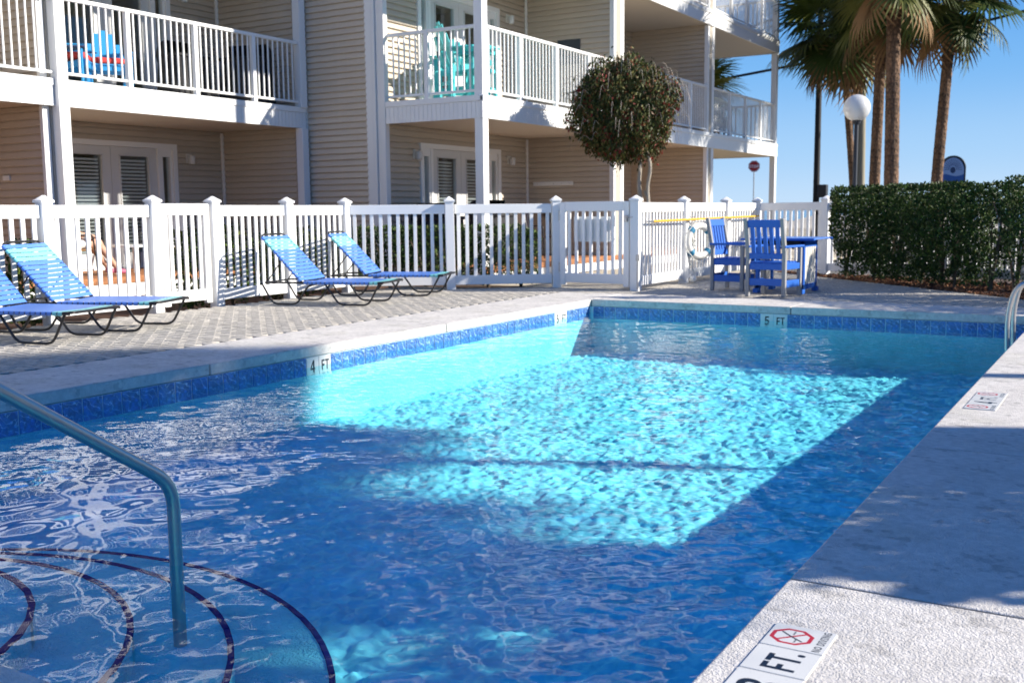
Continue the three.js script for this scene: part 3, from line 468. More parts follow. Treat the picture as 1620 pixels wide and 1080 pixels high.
// ---------- dining set of painted slats ----------
function diningChair(label, pos, rot) { // faces -z, its back at +z
  const t = thing('dining_chair', label, 'chair', pos, rot, 'blue dining chairs'), w = .25;
  for (const s of [-1, 1]) {
    part(t, 'leg', mg([rb(.05, .62, .05, .006, s * w, .31, .22), rb(.05, .42, .05, .006, s * w, .79, .265, 0, .19)]), M.polyGrey);
    part(t, 'leg', rb(.05, .62, .05, .006, s * w, .31, -.22), M.polyGrey); part(t, 'armrest', rb(.065, .03, .56, .008, s * w, .64, -.02), M.polyBlue);
    part(t, 'side_rail', rb(.03, .08, .39, .005, s * w, .39, 0), M.polyBlue); part(t, 'stretcher', rb(.028, .09, .39, .005, s * w, .17, 0), M.polyBlue);
  }
  for (let i = 0; i < 5; i++) part(t, 'seat_slat', rb(.46, .025, .078, .005, 0, .435, -.19 + i * .088), M.polyBlue);
  part(t, 'back_rail', rb(.45, .095, .032, .006, 0, .93, .285, 0, .19), M.polyBlue); part(t, 'back_rail', rb(.45, .075, .032, .006, 0, .52, .225, 0, .1), M.polyBlue); part(t, 'stretcher', rb(.45, .09, .028, .005, 0, .19, .22), M.polyBlue); part(t, 'apron', rb(.45, .08, .03, .005, 0, .385, .215), M.polyBlue); part(t, 'apron', rb(.45, .08, .03, .005, 0, .385, -.215), M.polyBlue);
  for (let i = 0; i < 5; i++) part(t, 'back_slat', rb(.052, .36, .022, .004, -.17 + i * .085, .725, .252, 0, .17), M.polyBlue);
  return t;
}
diningChair('blue slatted chair with grey legs, its back turned to the pool', [-4.04, 0, -13.28], -.16);
diningChair('blue slatted chair with grey legs, side on to the life ring fence', [-4.86, 0, -14.15], -1.65);
{
  const t = thing('dining_table', 'blue pedestal table with white slatted ends beside the hedge', 'table', [-4.1, 0, -14.05], 0), s = .47;
  for (let i = 0; i < 7; i++) part(t, 'table_slat', rb(2 * s / 7 - .008, .026, 2 * s - .1, .005, -s + (i + .5) * 2 * s / 7, .72, 0), std([.12, .24, .62], .25));
  for (const q of [-1, 1]) { part(t, 'table_edge', rb(2 * s + .04, .03, .06, .006, 0, .715, q * (s - .02)), M.polyBlue); part(t, 'apron', rb(.62, .07, .03, .005, 0, .67, q * .27), M.black);
    part(t, 'leg_panel', mg([rb(.05, .66, .06, .006, q * .3, .36, -.3), rb(.05, .66, .06, .006, q * .3, .36, .3), rb(.05, .07, .66, .006, q * .3, .09, 0), rb(.05, .08, .66, .006, q * .3, .65, 0), rb(.07, .06, .12, .006, q * .3, .03, .34), rb(.07, .06, .12, .006, q * .3, .03, -.34)]), M.polyBlue);
    for (let i = 0; i < 6; i++) part(t, 'panel_slat', rb(.026, .5, .06, .004, q * .31, .37, -.22 + i * .088), M.polyWhite); }
}

// ---------- rescue gear on the fence ----------
{
  const c = [-5.9, .63, -15.5], t = thing('life_ring', 'white life ring with four blue bands hanging on the fence', 'life ring', c, 1.08), Rr = .235;
  for (let i = 0; i < 4; i++) { const a = new THREE.TorusGeometry(Rr, .058, 12, 14, PI / 2 - .3); a.rotateZ(i * PI / 2 + PI / 4 + .15); part(t, 'ring_segment', a, M.ringWhite); const b = new THREE.TorusGeometry(Rr, .061, 12, 5, .3); b.rotateZ(i * PI / 2 + PI / 4 - .15); part(t, 'band', b, M.ringBlue); }
  const rp = (a, q) => V(Math.cos(a) * q, Math.sin(a) * q, .04); const loop = []; for (let i = 0; i <= 24; i++) { const a = i / 24 * 2 * PI, q = Rr + .055 + .035 * Math.abs(Math.sin(2 * (a - PI / 4))); loop.push(rp(a, q)); } part(t, 'grab_rope', smoothTube(loop, .007, 60, 5), M.rope);
  const y = thing('throw_rope', 'tangled white rope looped on a hook above the life ring', 'rope'), rf = rng(5), pts = [];
  for (let i = 0; i < 34; i++) { const a = i * 1.05; pts.push(V(-5.99 + .03 * rf(), .86 + .16 * Math.sin(a) * (.5 + .5 * rf()) - i * .0105, -15.42 + .1 * Math.cos(a * .93) * (.4 + .8 * rf()))); } pts.push(V(-5.98, .3, -15.35), V(-5.97, .12, -15.5), V(-5.95, .03, -15.42)); part(y, 'rope_coil', smoothTube(pts, .0075, 260, 5), M.rope);
  part(y, 'hook', pipe([V(-6.03, 1.0, -15.42), V(-5.95, 1.0, -15.42), V(-5.95, 1.06, -15.42)], .008, .02), M.steel);
  const p = thing('rescue_pole', 'long yellow rescue pole laid level along the white fence', 'pole');
  part(p, 'pole_shaft', rod(V(-5.965, .955, -13.85), V(-5.88, .99, -18.35), .017, .017, 10), M.yellow); part(p, 'pole_end', rod(V(-5.966, .953, -13.62), V(-5.965, .955, -13.86), .013, .015, 8), M.steel);
  for (const z of [-13.95, -16.1, -18.2]) part(p, 'bracket', mg([rb(.06, .03, .03, .004, -5.99, .93, z), rb(.012, .06, .03, .003, -5.955, .945, z)]), M.steel);
  const bl = thing('toy_ball', 'small white ball on the pavers under the life ring', 'ball', [-5.86, .055, -15.15]); part(bl, 'ball_shell', new THREE.SphereGeometry(.055, 18, 12), M.ringWhite); part(bl, 'ball_seam', new THREE.TorusGeometry(.0545, .002, 5, 28), M.polyGrey);
}

// ---------- pool handrail and ladder ----------
{
  const t = thing('pool_handrail', 'bent stainless handrail rising from the pool steps', 'handrail'), x = -3.02;
  part(t, 'rail_tube', pipe([V(x, FLOOR + .12, -2.58), V(x, .13, -2.58), V(x, .62, -1.86), V(x, .86, -1.42), V(x, .86, -1.0), V(x, 0, -.92)], .0245, .09, 16, 90), M.steel);
  part(t, 'joint_collar', rod(V(x, -.01, -2.58), V(x, -.004, -2.58), .0256, .0256, 16), M.steel); part(t, 'floor_flange', new THREE.CylinderGeometry(.055, .06, .02, 20).translate(x, .012, -.92), M.steel);
  const l = thing('pool_ladder', 'stainless pool ladder curving over the deck edge', 'ladder');
  for (const z of [-10.95, -10.42]) { part(l, 'ladder_rail', pipe([V(-.98, FLOOR + .05, z), V(-1.01, .14, z), V(-.95, .42, z), V(-.7, .47, z), V(-.45, .34, z), V(-.4, 0, z)], .0215, .16, 12, 60), M.steel); part(l, 'floor_flange', new THREE.CylinderGeometry(.05, .055, .018, 18).translate(-.4, .011, z), M.steel); }
  for (const yy of [-.3, -.52]) part(l, 'ladder_step', rb(.09, .025, .5, .008, -.985, yy, -10.685), M.steel);
}

// ---------- foliage ----------
const leafGeo = (w, l) => { const g = new THREE.BufferGeometry(); g.setAttribute('position', new THREE.Float32BufferAttribute([0, 0, 0, -w, l * .5, .25 * w, 0, l, 0, 0, 0, 0, 0, l, 0, w, l * .5, .25 * w], 3)); g.setAttribute('uv', new THREE.Float32BufferAttribute([.5, 0, 0, .5, .5, 1, .5, 0, .5, 1, 1, .5], 2)); g.computeVertexNormals(); return g; };
const leafMat = (c, rough = .35) => phys(c, rough, { side: THREE.DoubleSide, transmission: .15, thickness: 0, specularIntensity: .35 });
const LF = leafMat([1, 1, 1], .5), LG = leafGeo(.5, 1);
const greens = [[.03, .062, .014], [.042, .085, .018], [.06, .11, .024], [.1, .15, .03], [.022, .045, .012]];
const pick = (a, rf) => a[Math.floor(rf() * a.length)];
// a clipped hedge between two ground points
function hedge(label, a, b, wid, top, n, opt = {}) {
  const t = thing('hedge', label, 'hedge', null, 0, opt.group), rf = rng(opt.seed || 3), d = b.clone().sub(a), L = d.length(), u = d.clone().normalize(), s = V(-u.z, 0, u.x), mats = [], cols = [], low = opt.low ?? .05;
  const lump = (q, y, w) => .07 * Math.sin(q * 5.1 + y * 3) + .05 * Math.sin(q * 11.3 + w * 4) + .05 * Math.sin(y * 9 + q * 3);
  let k = 0; while (mats.length < n && k++ < n * 6) {
    const q = rf() * L, y = low + (top - low) * Math.pow(rf(), .8), edge = rf(), sd = rf() < .5 ? -1 : 1, w0 = wid / 2 * (opt.taper ? (.5 + .5 * sm(y, .25, .85)) : 1) * (1 + lump(q, y, sd)), w = sd * w0 * (1 - .5 * edge * edge);
    const e0 = Math.min(q, L - q), corner = Math.min(1, e0 / .35), inset = opt.taper ? sm(y, 0, top * .8) : 1; if (e0 < (1 - inset) * .4 * rf()) continue;
    const hole = Math.sin(q * 7.3 + sd) + Math.sin(y * 8.1 + q * 2.2) + Math.sin(q * 17 - y * 13); if (y < top * .62 && hole > (opt.gap ?? 1.1) + rf()) continue;
    const yy = y > top - .12 ? top - .1 * rf() + .05 * lump(q * 2, 1, w) - .12 * (1 - corner) : y, p = a.clone().addScaledVector(u, q).addScaledVector(s, w * (.55 + .45 * corner));
    const sc = (opt.leaf || .05) * (.7 + .6 * rf()); mats.push(trs(p.x, yy, p.z, new THREE.Euler(rf() * 2.4 - 1.2, rf() * 6.28, rf() * 2.4 - 1.2), V(sc * .62, sc, sc)));
    const c = pick(greens, rf); cols.push(rgb(c[0] * (.8 + .4 * rf()), c[1] * (.8 + .4 * rf()), c[2]));
  }
  instanced(t, 'foliage', LG, LF, mats, cols);
  const ns = Math.round(L / .5); for (let i = 0; i < ns; i++) { const q = (i + .5 + .5 * (rf() - .5)) / ns * L, p = a.clone().addScaledVector(u, q).addScaledVector(s, (rf() - .5) * wid * .4), st = []; for (let j = 0; j < 3; j++) { const e = p.clone().addScaledVector(u, (rf() - .5) * .5).addScaledVector(s, (rf() - .5) * wid * .7); st.push(taper([V(p.x, -.08, p.z), V((p.x * 2 + e.x) / 3 + .04 * (rf() - .5), top * .35, (p.z * 2 + e.z) / 3 + .04 * (rf() - .5)), V(e.x, top * .8, e.z)], (q2) => .022 * (1 - .7 * q2), 6, 5)); } part(t, 'stem', mg(st), M.stem); }
  return t;
}
hedge('tall dark clipped hedge in the mulch bed behind the blue table', V(-4.15, 0, -17.2), V(-1.5, 0, -14.98), .85, 1.43, 36000, { seed: 31, taper: true, leaf: .046, low: .05, gap: 1.05 });
hedge('dark hedge beyond the tall clipped hedge, rising above it', V(-1.42, 0, -14.8), V(.8, 0, -12.9), .85, 1.47, 20000, { seed: 37, taper: true, leaf: .046, low: .06, gap: 1.1 });
hedge('clipped box hedge behind the front picket fence', V(-10.55, 0, -12.3), V(-7.95, 0, -14.1), .6, .9, 14000, { seed: 41, leaf: .045, low: 0, gap: 2.4 });
function shrub(label, x, z, r, h, n, seed) {
  const t = thing('garden_shrub', label, 'shrub', [x, -.1, z], 0, 'low shrubs behind the fence'), rf = rng(seed), mats = [], cols = [];
  for (let i = 0; i < n; i++) { const a = rf() * 6.28, q = Math.sqrt(rf()), y = rf(), w = r * q * Math.sqrt(Math.max(.05, 1 - (y - .45) * (y - .45) * 2.6)); const sc = .05 * (.7 + .7 * rf()); mats.push(trs(w * Math.cos(a), .06 + y * h, w * Math.sin(a), new THREE.Euler(rf() * 2.6 - 1.3, rf() * 6.28, rf() * 2.6 - 1.3), V(sc * .7, sc, sc))); const c = pick([...greens, [.14, .17, .03]], rf); cols.push(rgb(...c)); }
  instanced(t, 'foliage', LG, LF, mats, cols); const st = []; for (let j = 0; j < 5; j++) { const a = rf() * 6.28; st.push(taper([V(0, 0, 0), V(.3 * r * Math.cos(a), h * .4, .3 * r * Math.sin(a)), V(.7 * r * Math.cos(a), h * .8, .7 * r * Math.sin(a))], (q) => .014 * (1 - .7 * q), 5, 5)); } part(t, 'stem', mg(st), M.stem);
}
[[-10.25, -9.2, .36, .95], [-10.3, -9.95, .4, 1.0], [-10.25, -10.7, .38, .9], [-10.3, -11.4, .38, .95], [-10.2, -6.2, .34, 1.0], [-10.2, -6.95, .32, .9], [-10.2, -5.5, .34, .95]].forEach(([x, z, r, h], i) => shrub('leafy green shrub showing through the pickets behind the loungers', x, z, r, h, 1300, 60 + i));

// weeping topiary tree
{
  const t = thing('topiary_tree', 'round-crowned weeping tree with pale twisted trunks', 'tree', [-7.42, -.1, -16.9]), rf = rng(77);
  const C = V(-.32, 2.97, .2), tr = (pts, r0) => part(t, 'trunk', taper(pts, (q) => r0 * (1 - .35 * q), 26, 8, .1), M.paleBark);
  tr([V(-.06, 0, 0), V(-.1, .7, .03), V(-.05, 1.15, -.02), V(-.12, 1.6, .03), V(-.09, 2.05, .06), V(-.2, 2.6, .1)], .05); tr([V(.05, 0, .03), V(.02, .6, -.02), V(.07, 1.2, .03), V(.03, 1.6, 0), V(.09, 2.0, .04), V(-.1, 2.6, .15)], .044); tr([V(-.02, .9, 0), V(.06, 1.3, .02), V(-.02, 1.55, .03)], .025);
  for (let i = 0; i < 9; i++) { const a = i / 9 * 6.28; part(t, 'limb', taper([V(-.12, 2.2, .08), V(C.x + .35 * Math.cos(a), 2.75 + .2 * rf(), C.z + .35 * Math.sin(a)), V(C.x + .75 * Math.cos(a), 3.0 + .3 * rf(), C.z + .75 * Math.sin(a))], (q) => .03 * (1 - .75 * q), 8, 6), M.paleBark); }
  const mats = [], cols = [], red = [], tw = [];
  for (let i = 0; i < 30000; i++) {
    const z = 2 * rf() - 1, a = rf() * 6.28, q = Math.sqrt(1 - z * z), rad = .95 * (1 - .6 * rf() * rf() + (rf() < .06 ? .14 * rf() : 0)) * (1 + .1 * Math.sin(a * 3 + z * 5 + 1) + .07 * Math.sin(a * 7 - z * 6) + .05 * Math.sin(a * 13 + z * 11)), lo = z < 0 ? .86 : .8;
    const hole = Math.sin(a * 6.3 + z * 7) + Math.sin(z * 15 + a * 3) + Math.sin(a * 14); if (hole > 1.75 + rf()) continue;
    const x = C.x + .93 * rad * q * Math.cos(a), y = C.y + 1.08 * lo * rad * z, w = C.z + .93 * rad * q * Math.sin(a), sc = .058 * (.6 + .8 * rf());
    mats.push(trs(x, y, w, new THREE.Euler(PI + (rf() - .5) * 1.8, rf() * 6.28, (rf() - .5) * 1.8), V(sc * .5, sc * 1.1, sc)));
    const rc = Math.sin(a * 3.1 + z * 5) + Math.sin(a * 7 - z * 6), u = rf() - (rc > 1 ? .16 : 0), c = u < .035 ? [.24, .035, .025] : u < .12 ? [.2, .1, .045] : pick([[.034, .046, .013], [.052, .07, .018], [.085, .1, .026], [.15, .14, .04]], rf); cols.push(rgb(...c));
  }
  instanced(t, 'foliage', LG, LF, mats, cols);
  for (let i = 0; i < 90; i++) { const a = rf() * 6.28, z = rf() * 1.6 - .7, q = Math.sqrt(Math.max(0, 1 - z * z)), o = V(C.x + .96 * q * Math.cos(a), C.y + .8 * z, C.z + .96 * q * Math.sin(a)), r2 = V(Math.cos(a), 0, Math.sin(a)); tw.push(taper([o, o.clone().addScaledVector(r2, .1 + .06 * rf()).add(V(0, .06, 0)), o.clone().addScaledVector(r2, .18 + .08 * rf()).add(V(.05 * (rf() - .5), -.08 - .2 * rf(), .05 * (rf() - .5)))], (k) => .004 * (1 - .6 * k), 7, 4)); }
  part(t, 'weeping_twigs', mg(tw), std([.42, .36, .3], .8)).userData.kind = 'stuff';
}

// ---------- sabal palms ----------
const fronds = []; {
  for (let v = 0; v < 5; v++) {
    const rf = rng(300 + v * 7), pos = [], n = 30, pl = .55 + .1 * rf(), droop = .25 + .22 * v / 4, quad = (a, b, c, d) => pos.push(...a.toArray(), ...b.toArray(), ...c.toArray(), ...b.toArray(), ...d.toArray(), ...c.toArray());
    const ax = (q) => V(0, -droop * q * q * .55, q); // petiole and rib
    for (let i = 0; i < 6; i++) { const q0 = i / 6 * pl, q1 = (i + 1) / 6 * pl, w0 = .026 - .014 * i / 6, w1 = .026 - .014 * (i + 1) / 6, a = ax(q0), b = ax(q1), dn = V(0, -.018, 0); quad(a.clone().add(V(-w0, 0, 0)), a.clone().add(V(w0, 0, 0)), b.clone().add(V(-w1, 0, 0)), b.clone().add(V(w1, 0, 0))); quad(a.clone().add(V(-w0, 0, 0)), a.clone().add(dn), b.clone().add(V(-w1, 0, 0)), b.clone().add(dn)); quad(a.clone().add(V(w0, 0, 0)), a.clone().add(dn), b.clone().add(V(w1, 0, 0)), b.clone().add(dn)); }
    for (let i = 0; i < n; i++) {
      const s = i % 2 ? 1 : -1, k = Math.floor(i / 2) / (n / 2 - 1), ang = s * (1.95 - 1.85 * k) * (.97 + .06 * rf()), o = ax(pl + .28 * k), len = (.62 + .3 * Math.sin(PI * (.25 + .6 * k))) * (.9 + .2 * rf()), dir = V(Math.sin(ang), -.12 - .25 * k * droop, Math.cos(ang)).normalize(), side = V(Math.cos(ang), .25 * s, -Math.sin(ang)); let prev = null;
      for (let j = 0; j <= 4; j++) { const q = j / 4, w = (.006 + .024 * Math.sin(PI * Math.min(1, .12 + q * .9))) * (j === 4 ? .15 : 1), c = o.clone().addScaledVector(dir, len * q).add(V(0, -.5 * droop * len * q * q * q * (1.2 + rf() * .5), 0)), a = c.clone().addScaledVector(side, -w), b = c.clone().addScaledVector(side, w), m = c.clone().add(V(0, -.012 * (1 - q), 0)); if (prev) { quad(prev[0], prev[2], a, m); quad(prev[2], prev[1], m, b); } prev = [a, b, m]; }
    }
    const g = new THREE.BufferGeometry(); g.setAttribute('position', new THREE.Float32BufferAttribute(pos, 3)); g.computeVertexNormals(); fronds.push(uvBox(g));
  }
}
const trunkTex = tex(256, (i, c, x, y) => { const n = nA[(y * 2) * 512 + x * 2], ring = .5 + .5 * Math.sin(y / 256 * PI * 2 * 9 + 14 * n), q = nD[(y * 2) * 512 + x * 2], v = .1 + 1.3 * (.4 * n + .6 * q) - .06 * ring; c[0] = .62 * v; c[1] = .5 * v; c[2] = .4 * v; }, true, 1);
const trunkBump = tex(256, (i, c, x, y) => { const n = nA[(y * 2) * 512 + x * 2]; c[0] = c[1] = c[2] = .75 * n + .25 * (.5 + .5 * Math.sin(y / 256 * PI * 2 * 9 + 14 * n)); }, false, 1);
M.palmBark = std([.8, .74, .68], .95, { map: trunkTex, bumpMap: trunkBump, bumpScale: .04 }); M.boot = std([.16, .1, .06], .95);
const frondMats = [leafMat([.05, .082, .018], .45), leafMat([.075, .11, .022], .45), leafMat([.035, .062, .016], .45), leafMat([.14, .15, .035], .5)], deadMat = std([.23, .13, .055], .9, { side: THREE.DoubleSide });
function palm(label, x, z, H, r, n, seed, lean = [0, 0], size = 1, dead = .15, grp) {
  const t = thing('palm_tree', label, 'palm tree', [x, -.14, z], 0, grp), rf = rng(seed), top = V(lean[0], H, lean[1]);
  const tg = taper([V(0, -.1, 0), V(lean[0] * .3, H * .35, lean[1] * .3), V(lean[0] * .7, H * .7, lean[1] * .7), top], (q) => r * (1.06 - .12 * q + (q < .06 ? .25 * (1 - q / .06) : 0) + (q > .9 ? .18 : 0)), 60, 16, .035), uv = tg.attributes.uv; for (let i = 0; i < uv.count; i++) uv.setXY(i, uv.getX(i) * H * .8, uv.getY(i) * 1.2); const uv2 = uv.clone(); for (let i = 0; i < uv.count; i++) uv.setXY(i, uv2.getY(i), uv2.getX(i)); part(t, 'trunk', tg, M.palmBark);
  const boots = []; for (let i = 0; i < 46; i++) { const a = i * 2.4, y = H - .95 + i / 46 * 1.25 - .3, rr2 = r * 1.1, o = V(top.x * y / H + Math.cos(a) * rr2 * .8, y, top.z * y / H + Math.sin(a) * rr2 * .8), e = o.clone().add(V(Math.cos(a) * (.12 + .1 * rf()), .16 + .1 * rf(), Math.sin(a) * (.12 + .1 * rf()))); boots.push(rod(o, e, .05, .025, 5)); } part(t, 'leaf_boots', mg(boots), M.boot).userData.kind = 'stuff';
  for (let i = 0; i < n; i++) {
    const k = i / n, dd = k < dead, a = i * 2.39996 + rf() * .4, el = dd ? -1.15 + .5 * rf() : -.75 + 1.95 * Math.pow((k - dead) / (1 - dead), .8) + .2 * (rf() - .5);
    const m = part(t, 'frond', fronds[Math.floor(rf() * 5)], dd && rf() < .75 ? deadMat : frondMats[Math.floor(rf() * 3.75)]); m.position.set(top.x + .1 * Math.cos(a), H - .15 + .3 * k, top.z + .1 * Math.sin(a)); m.rotation.order = 'YXZ'; m.rotation.set(-el, PI / 2 - a, (rf() - .5) * .6); m.scale.setScalar(size * (.9 + .25 * rf()));
  }
  return t;
}
palm('sabal palm with a thick speckled trunk behind the hedge, foremost of three', -5.02, -25.5, 6.75, .16, 32, 501, [-.1, .05], 1.05, .06);
palm('leaning sabal palm with a brown swollen crown base beside a timber pole', -6.25, -29.3, 6.7, .14, 34, 507, [.12, .1], 1.15, .12);
palm('sabal palm with a slim trunk next to the arched sign', -4.62, -28.6, 6.5, .135, 30, 513, [.3, .1], 1.1, .08);
palm('palm with its crown around the timber pole and globe lamp', -7.35, -32.3, 6.6, .1, 44, 533, [-.5, .3], 1.35, .16);
palm('palm with a ragged crown seen through the end balcony', -13.45, -34.5, 5.2, .17, 34, 519, [0, 0], 1.1, .2);
for (const [z, s, hh, tr, ln, sz] of [[-9.93, 523, 5.95, .095, -.7, .75], [-8.15, 529, 5.4, .15, -.2, .95], [-6.35, 541, 5.35, .15, 0, .95], [-4.0, 547, 5.3, .15, 0, 1]]) palm('palm in the row beside the pool deck', 5, z, hh, tr, 58, s, [0, ln], sz, 0, 'row of palms beside the deck');

// ---------- mulch ----------
{
  const s = new THREE.Shape(); [[-6.1, 17.4], [-5.4, 18.55], [2, 15.3], [3, 13.2], [-.2, 13.0], [-4.75, 17.75]].forEach(([x, y], i) => s[i ? 'lineTo' : 'moveTo'](x, y)); s.closePath();
  const g = new THREE.ShapeGeometry(s); g.rotateX(-PI / 2); g.translate(0, -.012, 0); setting('mulch_bed', uvBox(g), std([.1, .045, .025], 1, { bumpMap: fineBump, bumpScale: .02 }));
  const rf = rng(88), mats = [], cols = [], cg = bx(1, .12, .22); let k = 0;
  while (mats.length < 7000 && k++ < 60000) { const x = -5.6 + 6.8 * rf(), z = -18.6 + 6 * rf(); if (z > -17.95 + (x + 4.95) * 1.03 + .06 * rf() - .0 || z < -18.7 + (x + 5.8) * .425) continue; mats.push(trs(x, -.005 + .025 * rf() * rf(), z, new THREE.Euler((rf() - .5) * .9, rf() * 6.28, (rf() - .5) * .9), .03 + .06 * rf())); const c = pick([[.2, .075, .03], [.13, .05, .025], [.28, .12, .05], [.07, .03, .018], [.33, .17, .08]], rf); cols.push(rgb(...c)); }
  const st = new THREE.Group(); st.name = 'mulch_chips'; const im = instanced(scene, 'mulch_chips', cg, std([1, 1, 1], .95), mats, cols);
}

// ---------- street furniture beyond the fence ----------
{
  const t = thing('globe_lamp', 'round white globe lamp on a dark post beside the hedge', 'lamp', [-4.42, 0, -19.2]);
  part(t, 'lamp_globe', new THREE.SphereGeometry(.232, 32, 24).translate(0, 2.86, 0), M.bulb); part(t, 'post', mg([rod(V(0, -.1, 0), V(0, 2.6, 0), .042, .038, 14), rod(V(0, -.1, 0), V(0, .2, 0), .075, .06, 14)]), M.darkPole); part(t, 'globe_collar', rod(V(0, 2.58, 0), V(0, 2.66, 0), .06, .085, 16), M.darkPole);
}
{
  const t = thing('signal_pole', 'slim black street pole carrying a pedestrian signal box', 'pole', [-9.23, -.1, -34.8]);
  part(t, 'post', mg([rod(V(0, 0, 0), V(0, 9.5, 0), .11, .085, 12), rod(V(0, 0, 0), V(0, .5, 0), .17, .14, 12)]), M.black); part(t, 'signal_box', mg([rb(.3, .42, .26, .03, .22, 1.78, .05), rb(.2, .06, .06, .01, .1, 1.9, 0)]), M.darkPole); part(t, 'push_button', rb(.12, .24, .1, .02, .15, 1.2, .05), M.trim);
}
{
  const t = thing('utility_pole', 'weathered timber utility pole behind the globe lamp', 'pole', [-8.41, -.1, -37.06]);
  part(t, 'post', taper([V(.1, 0, 0), V(.03, 5, 0), V(-.1, 10, 0)], (q) => .15 - .03 * q, 24, 12, .03), M.woodPole); part(t, 'conduit', rod(V(-.16, 0, .12), V(-.24, 6, .12), .03, .03, 8), M.darkPole);
}
{
  const t = thing('stop_sign', 'red octagonal STOP sign on a thin post', 'sign', [-19.2, -.1, -58.95], -.55 + PI * 0);
  const oc = new THREE.CylinderGeometry(.34, .34, .02, 8); oc.rotateY(PI / 8); oc.rotateX(PI / 2); t.rotation.y = .32; t.position.y = .5;
  const q = oc.toNonIndexed(), p = q.attributes.position, uv = q.attributes.uv; for (let i = 0; i < p.count; i++) uv.setXY(i, .5 + p.getX(i) / .68, .5 + p.getY(i) / .68); q.translate(0, 3.05, .03);
  part(t, 'sign_plate', q, std([.8, .8, .8], .4, { map: canvasTex(256, 256, (x, w, h) => { x.fillStyle = '#a3121c'; x.fillRect(0, 0, w, h); x.strokeStyle = '#e8e0dc'; x.lineWidth = 9; x.beginPath(); for (let i = 0; i < 8; i++) { const a = PI / 8 + i * PI / 4; x[i ? 'lineTo' : 'moveTo'](128 + 116 * Math.cos(a), 128 + 116 * Math.sin(a)); } x.closePath(); x.stroke(); x.fillStyle = '#efe9e6'; x.font = 'bold 84px sans-serif'; x.textAlign = 'center'; x.textBaseline = 'middle'; x.fillText('STOP', 128, 134); }) }));
  part(t, 'post', rod(V(0, 0, 0), V(0, 3.3, 0), .03, .03, 8), M.polyGrey);
}
{
  const t = thing('arched_sign', 'arch-topped dark blue sign with a sun and wave emblem', 'sign', [-6.5, -.1, -44.5], .16), w = .46, yb = .9, ya = 2.75;
  const shape = (o) => { const s = new THREE.Shape(); s.moveTo(-w + o, yb); s.lineTo(-w + o, ya); s.absarc(0, ya, w - o, PI, 0, true); s.lineTo(w - o, yb); s.closePath(); return s; };
  part(t, 'sign_board', new THREE.ExtrudeGeometry(shape(0), { depth: .08, bevelEnabled: true, bevelSize: .012, bevelThickness: .012, bevelSegments: 1, curveSegments: 24 }), M.darkPole);
  const face = new THREE.ShapeGeometry(shape(.05), 24), p = face.attributes.position, uv = face.attributes.uv; for (let i = 0; i < p.count; i++) uv.setXY(i, (p.getX(i) + w) / (2 * w), (p.getY(i) - yb) / (ya + w - yb)); face.translate(0, 0, .097);
  part(t, 'sign_face', face, std([.8, .8, .8], .5, { map: canvasTex(256, 512, (x) => {
    x.fillStyle = '#141c2c'; x.fillRect(0, 0, 256, 512); x.fillStyle = '#a9c4e6'; x.beginPath(); x.arc(128, 128, 112, PI, 0); x.lineTo(240, 190); x.lineTo(16, 190); x.fill();
    x.strokeStyle = '#23355c'; x.lineWidth = 4; for (let i = 0; i < 15; i++) { const a = PI + i / 14 * PI; x.beginPath(); x.moveTo(128 + 34 * Math.cos(a), 118 + 34 * Math.sin(a)); x.lineTo(128 + 92 * Math.cos(a), 118 + 92 * Math.sin(a)); x.stroke(); } x.fillStyle = '#31496f'; x.beginPath(); x.arc(128, 122, 27, 0, 7); x.fill();
    x.fillStyle = '#2f66ad'; x.beginPath(); x.moveTo(16, 165); x.bezierCurveTo(80, 130, 120, 205, 240, 158); x.lineTo(240, 212); x.bezierCurveTo(150, 240, 90, 190, 16, 222); x.fill();
    x.fillStyle = '#c3cbd8'; x.font = 'bold 30px sans-serif'; x.textAlign = 'center'; ['BEACH', 'ACCESS', 'FULL PUBLIC', 'ACCESS'].forEach((s, i) => x.fillText(s, 128, 285 + i * 46, 190)); }) }));
  for (const s of [-1, 1]) part(t, 'post', rb(.09, 1.2, .09, .01, s * .34, .5, .04), M.darkPole);
}
{ // overhead cables between street poles
  const wire = (label, a, b, sag, r) => { const pts = []; for (let i = 0; i <= 10; i++) { const q = i / 10; pts.push(a.clone().lerp(b, q).add(V(0, -sag * 4 * q * (1 - q), 0))); } return solo('power_cable', smoothTube(pts, r, 40, 6), M.black, label, 'cable'); };
  wire('thick overhead cable dipping behind the end balcony', V(-17.5, 5.65, -38.5), V(4, 9.0, -38.5), .45, .05); wire('thin overhead cable above the thick one beside the palms', V(-20, 6.2, -39), V(2, 11.6, -39), .1, .03);
}

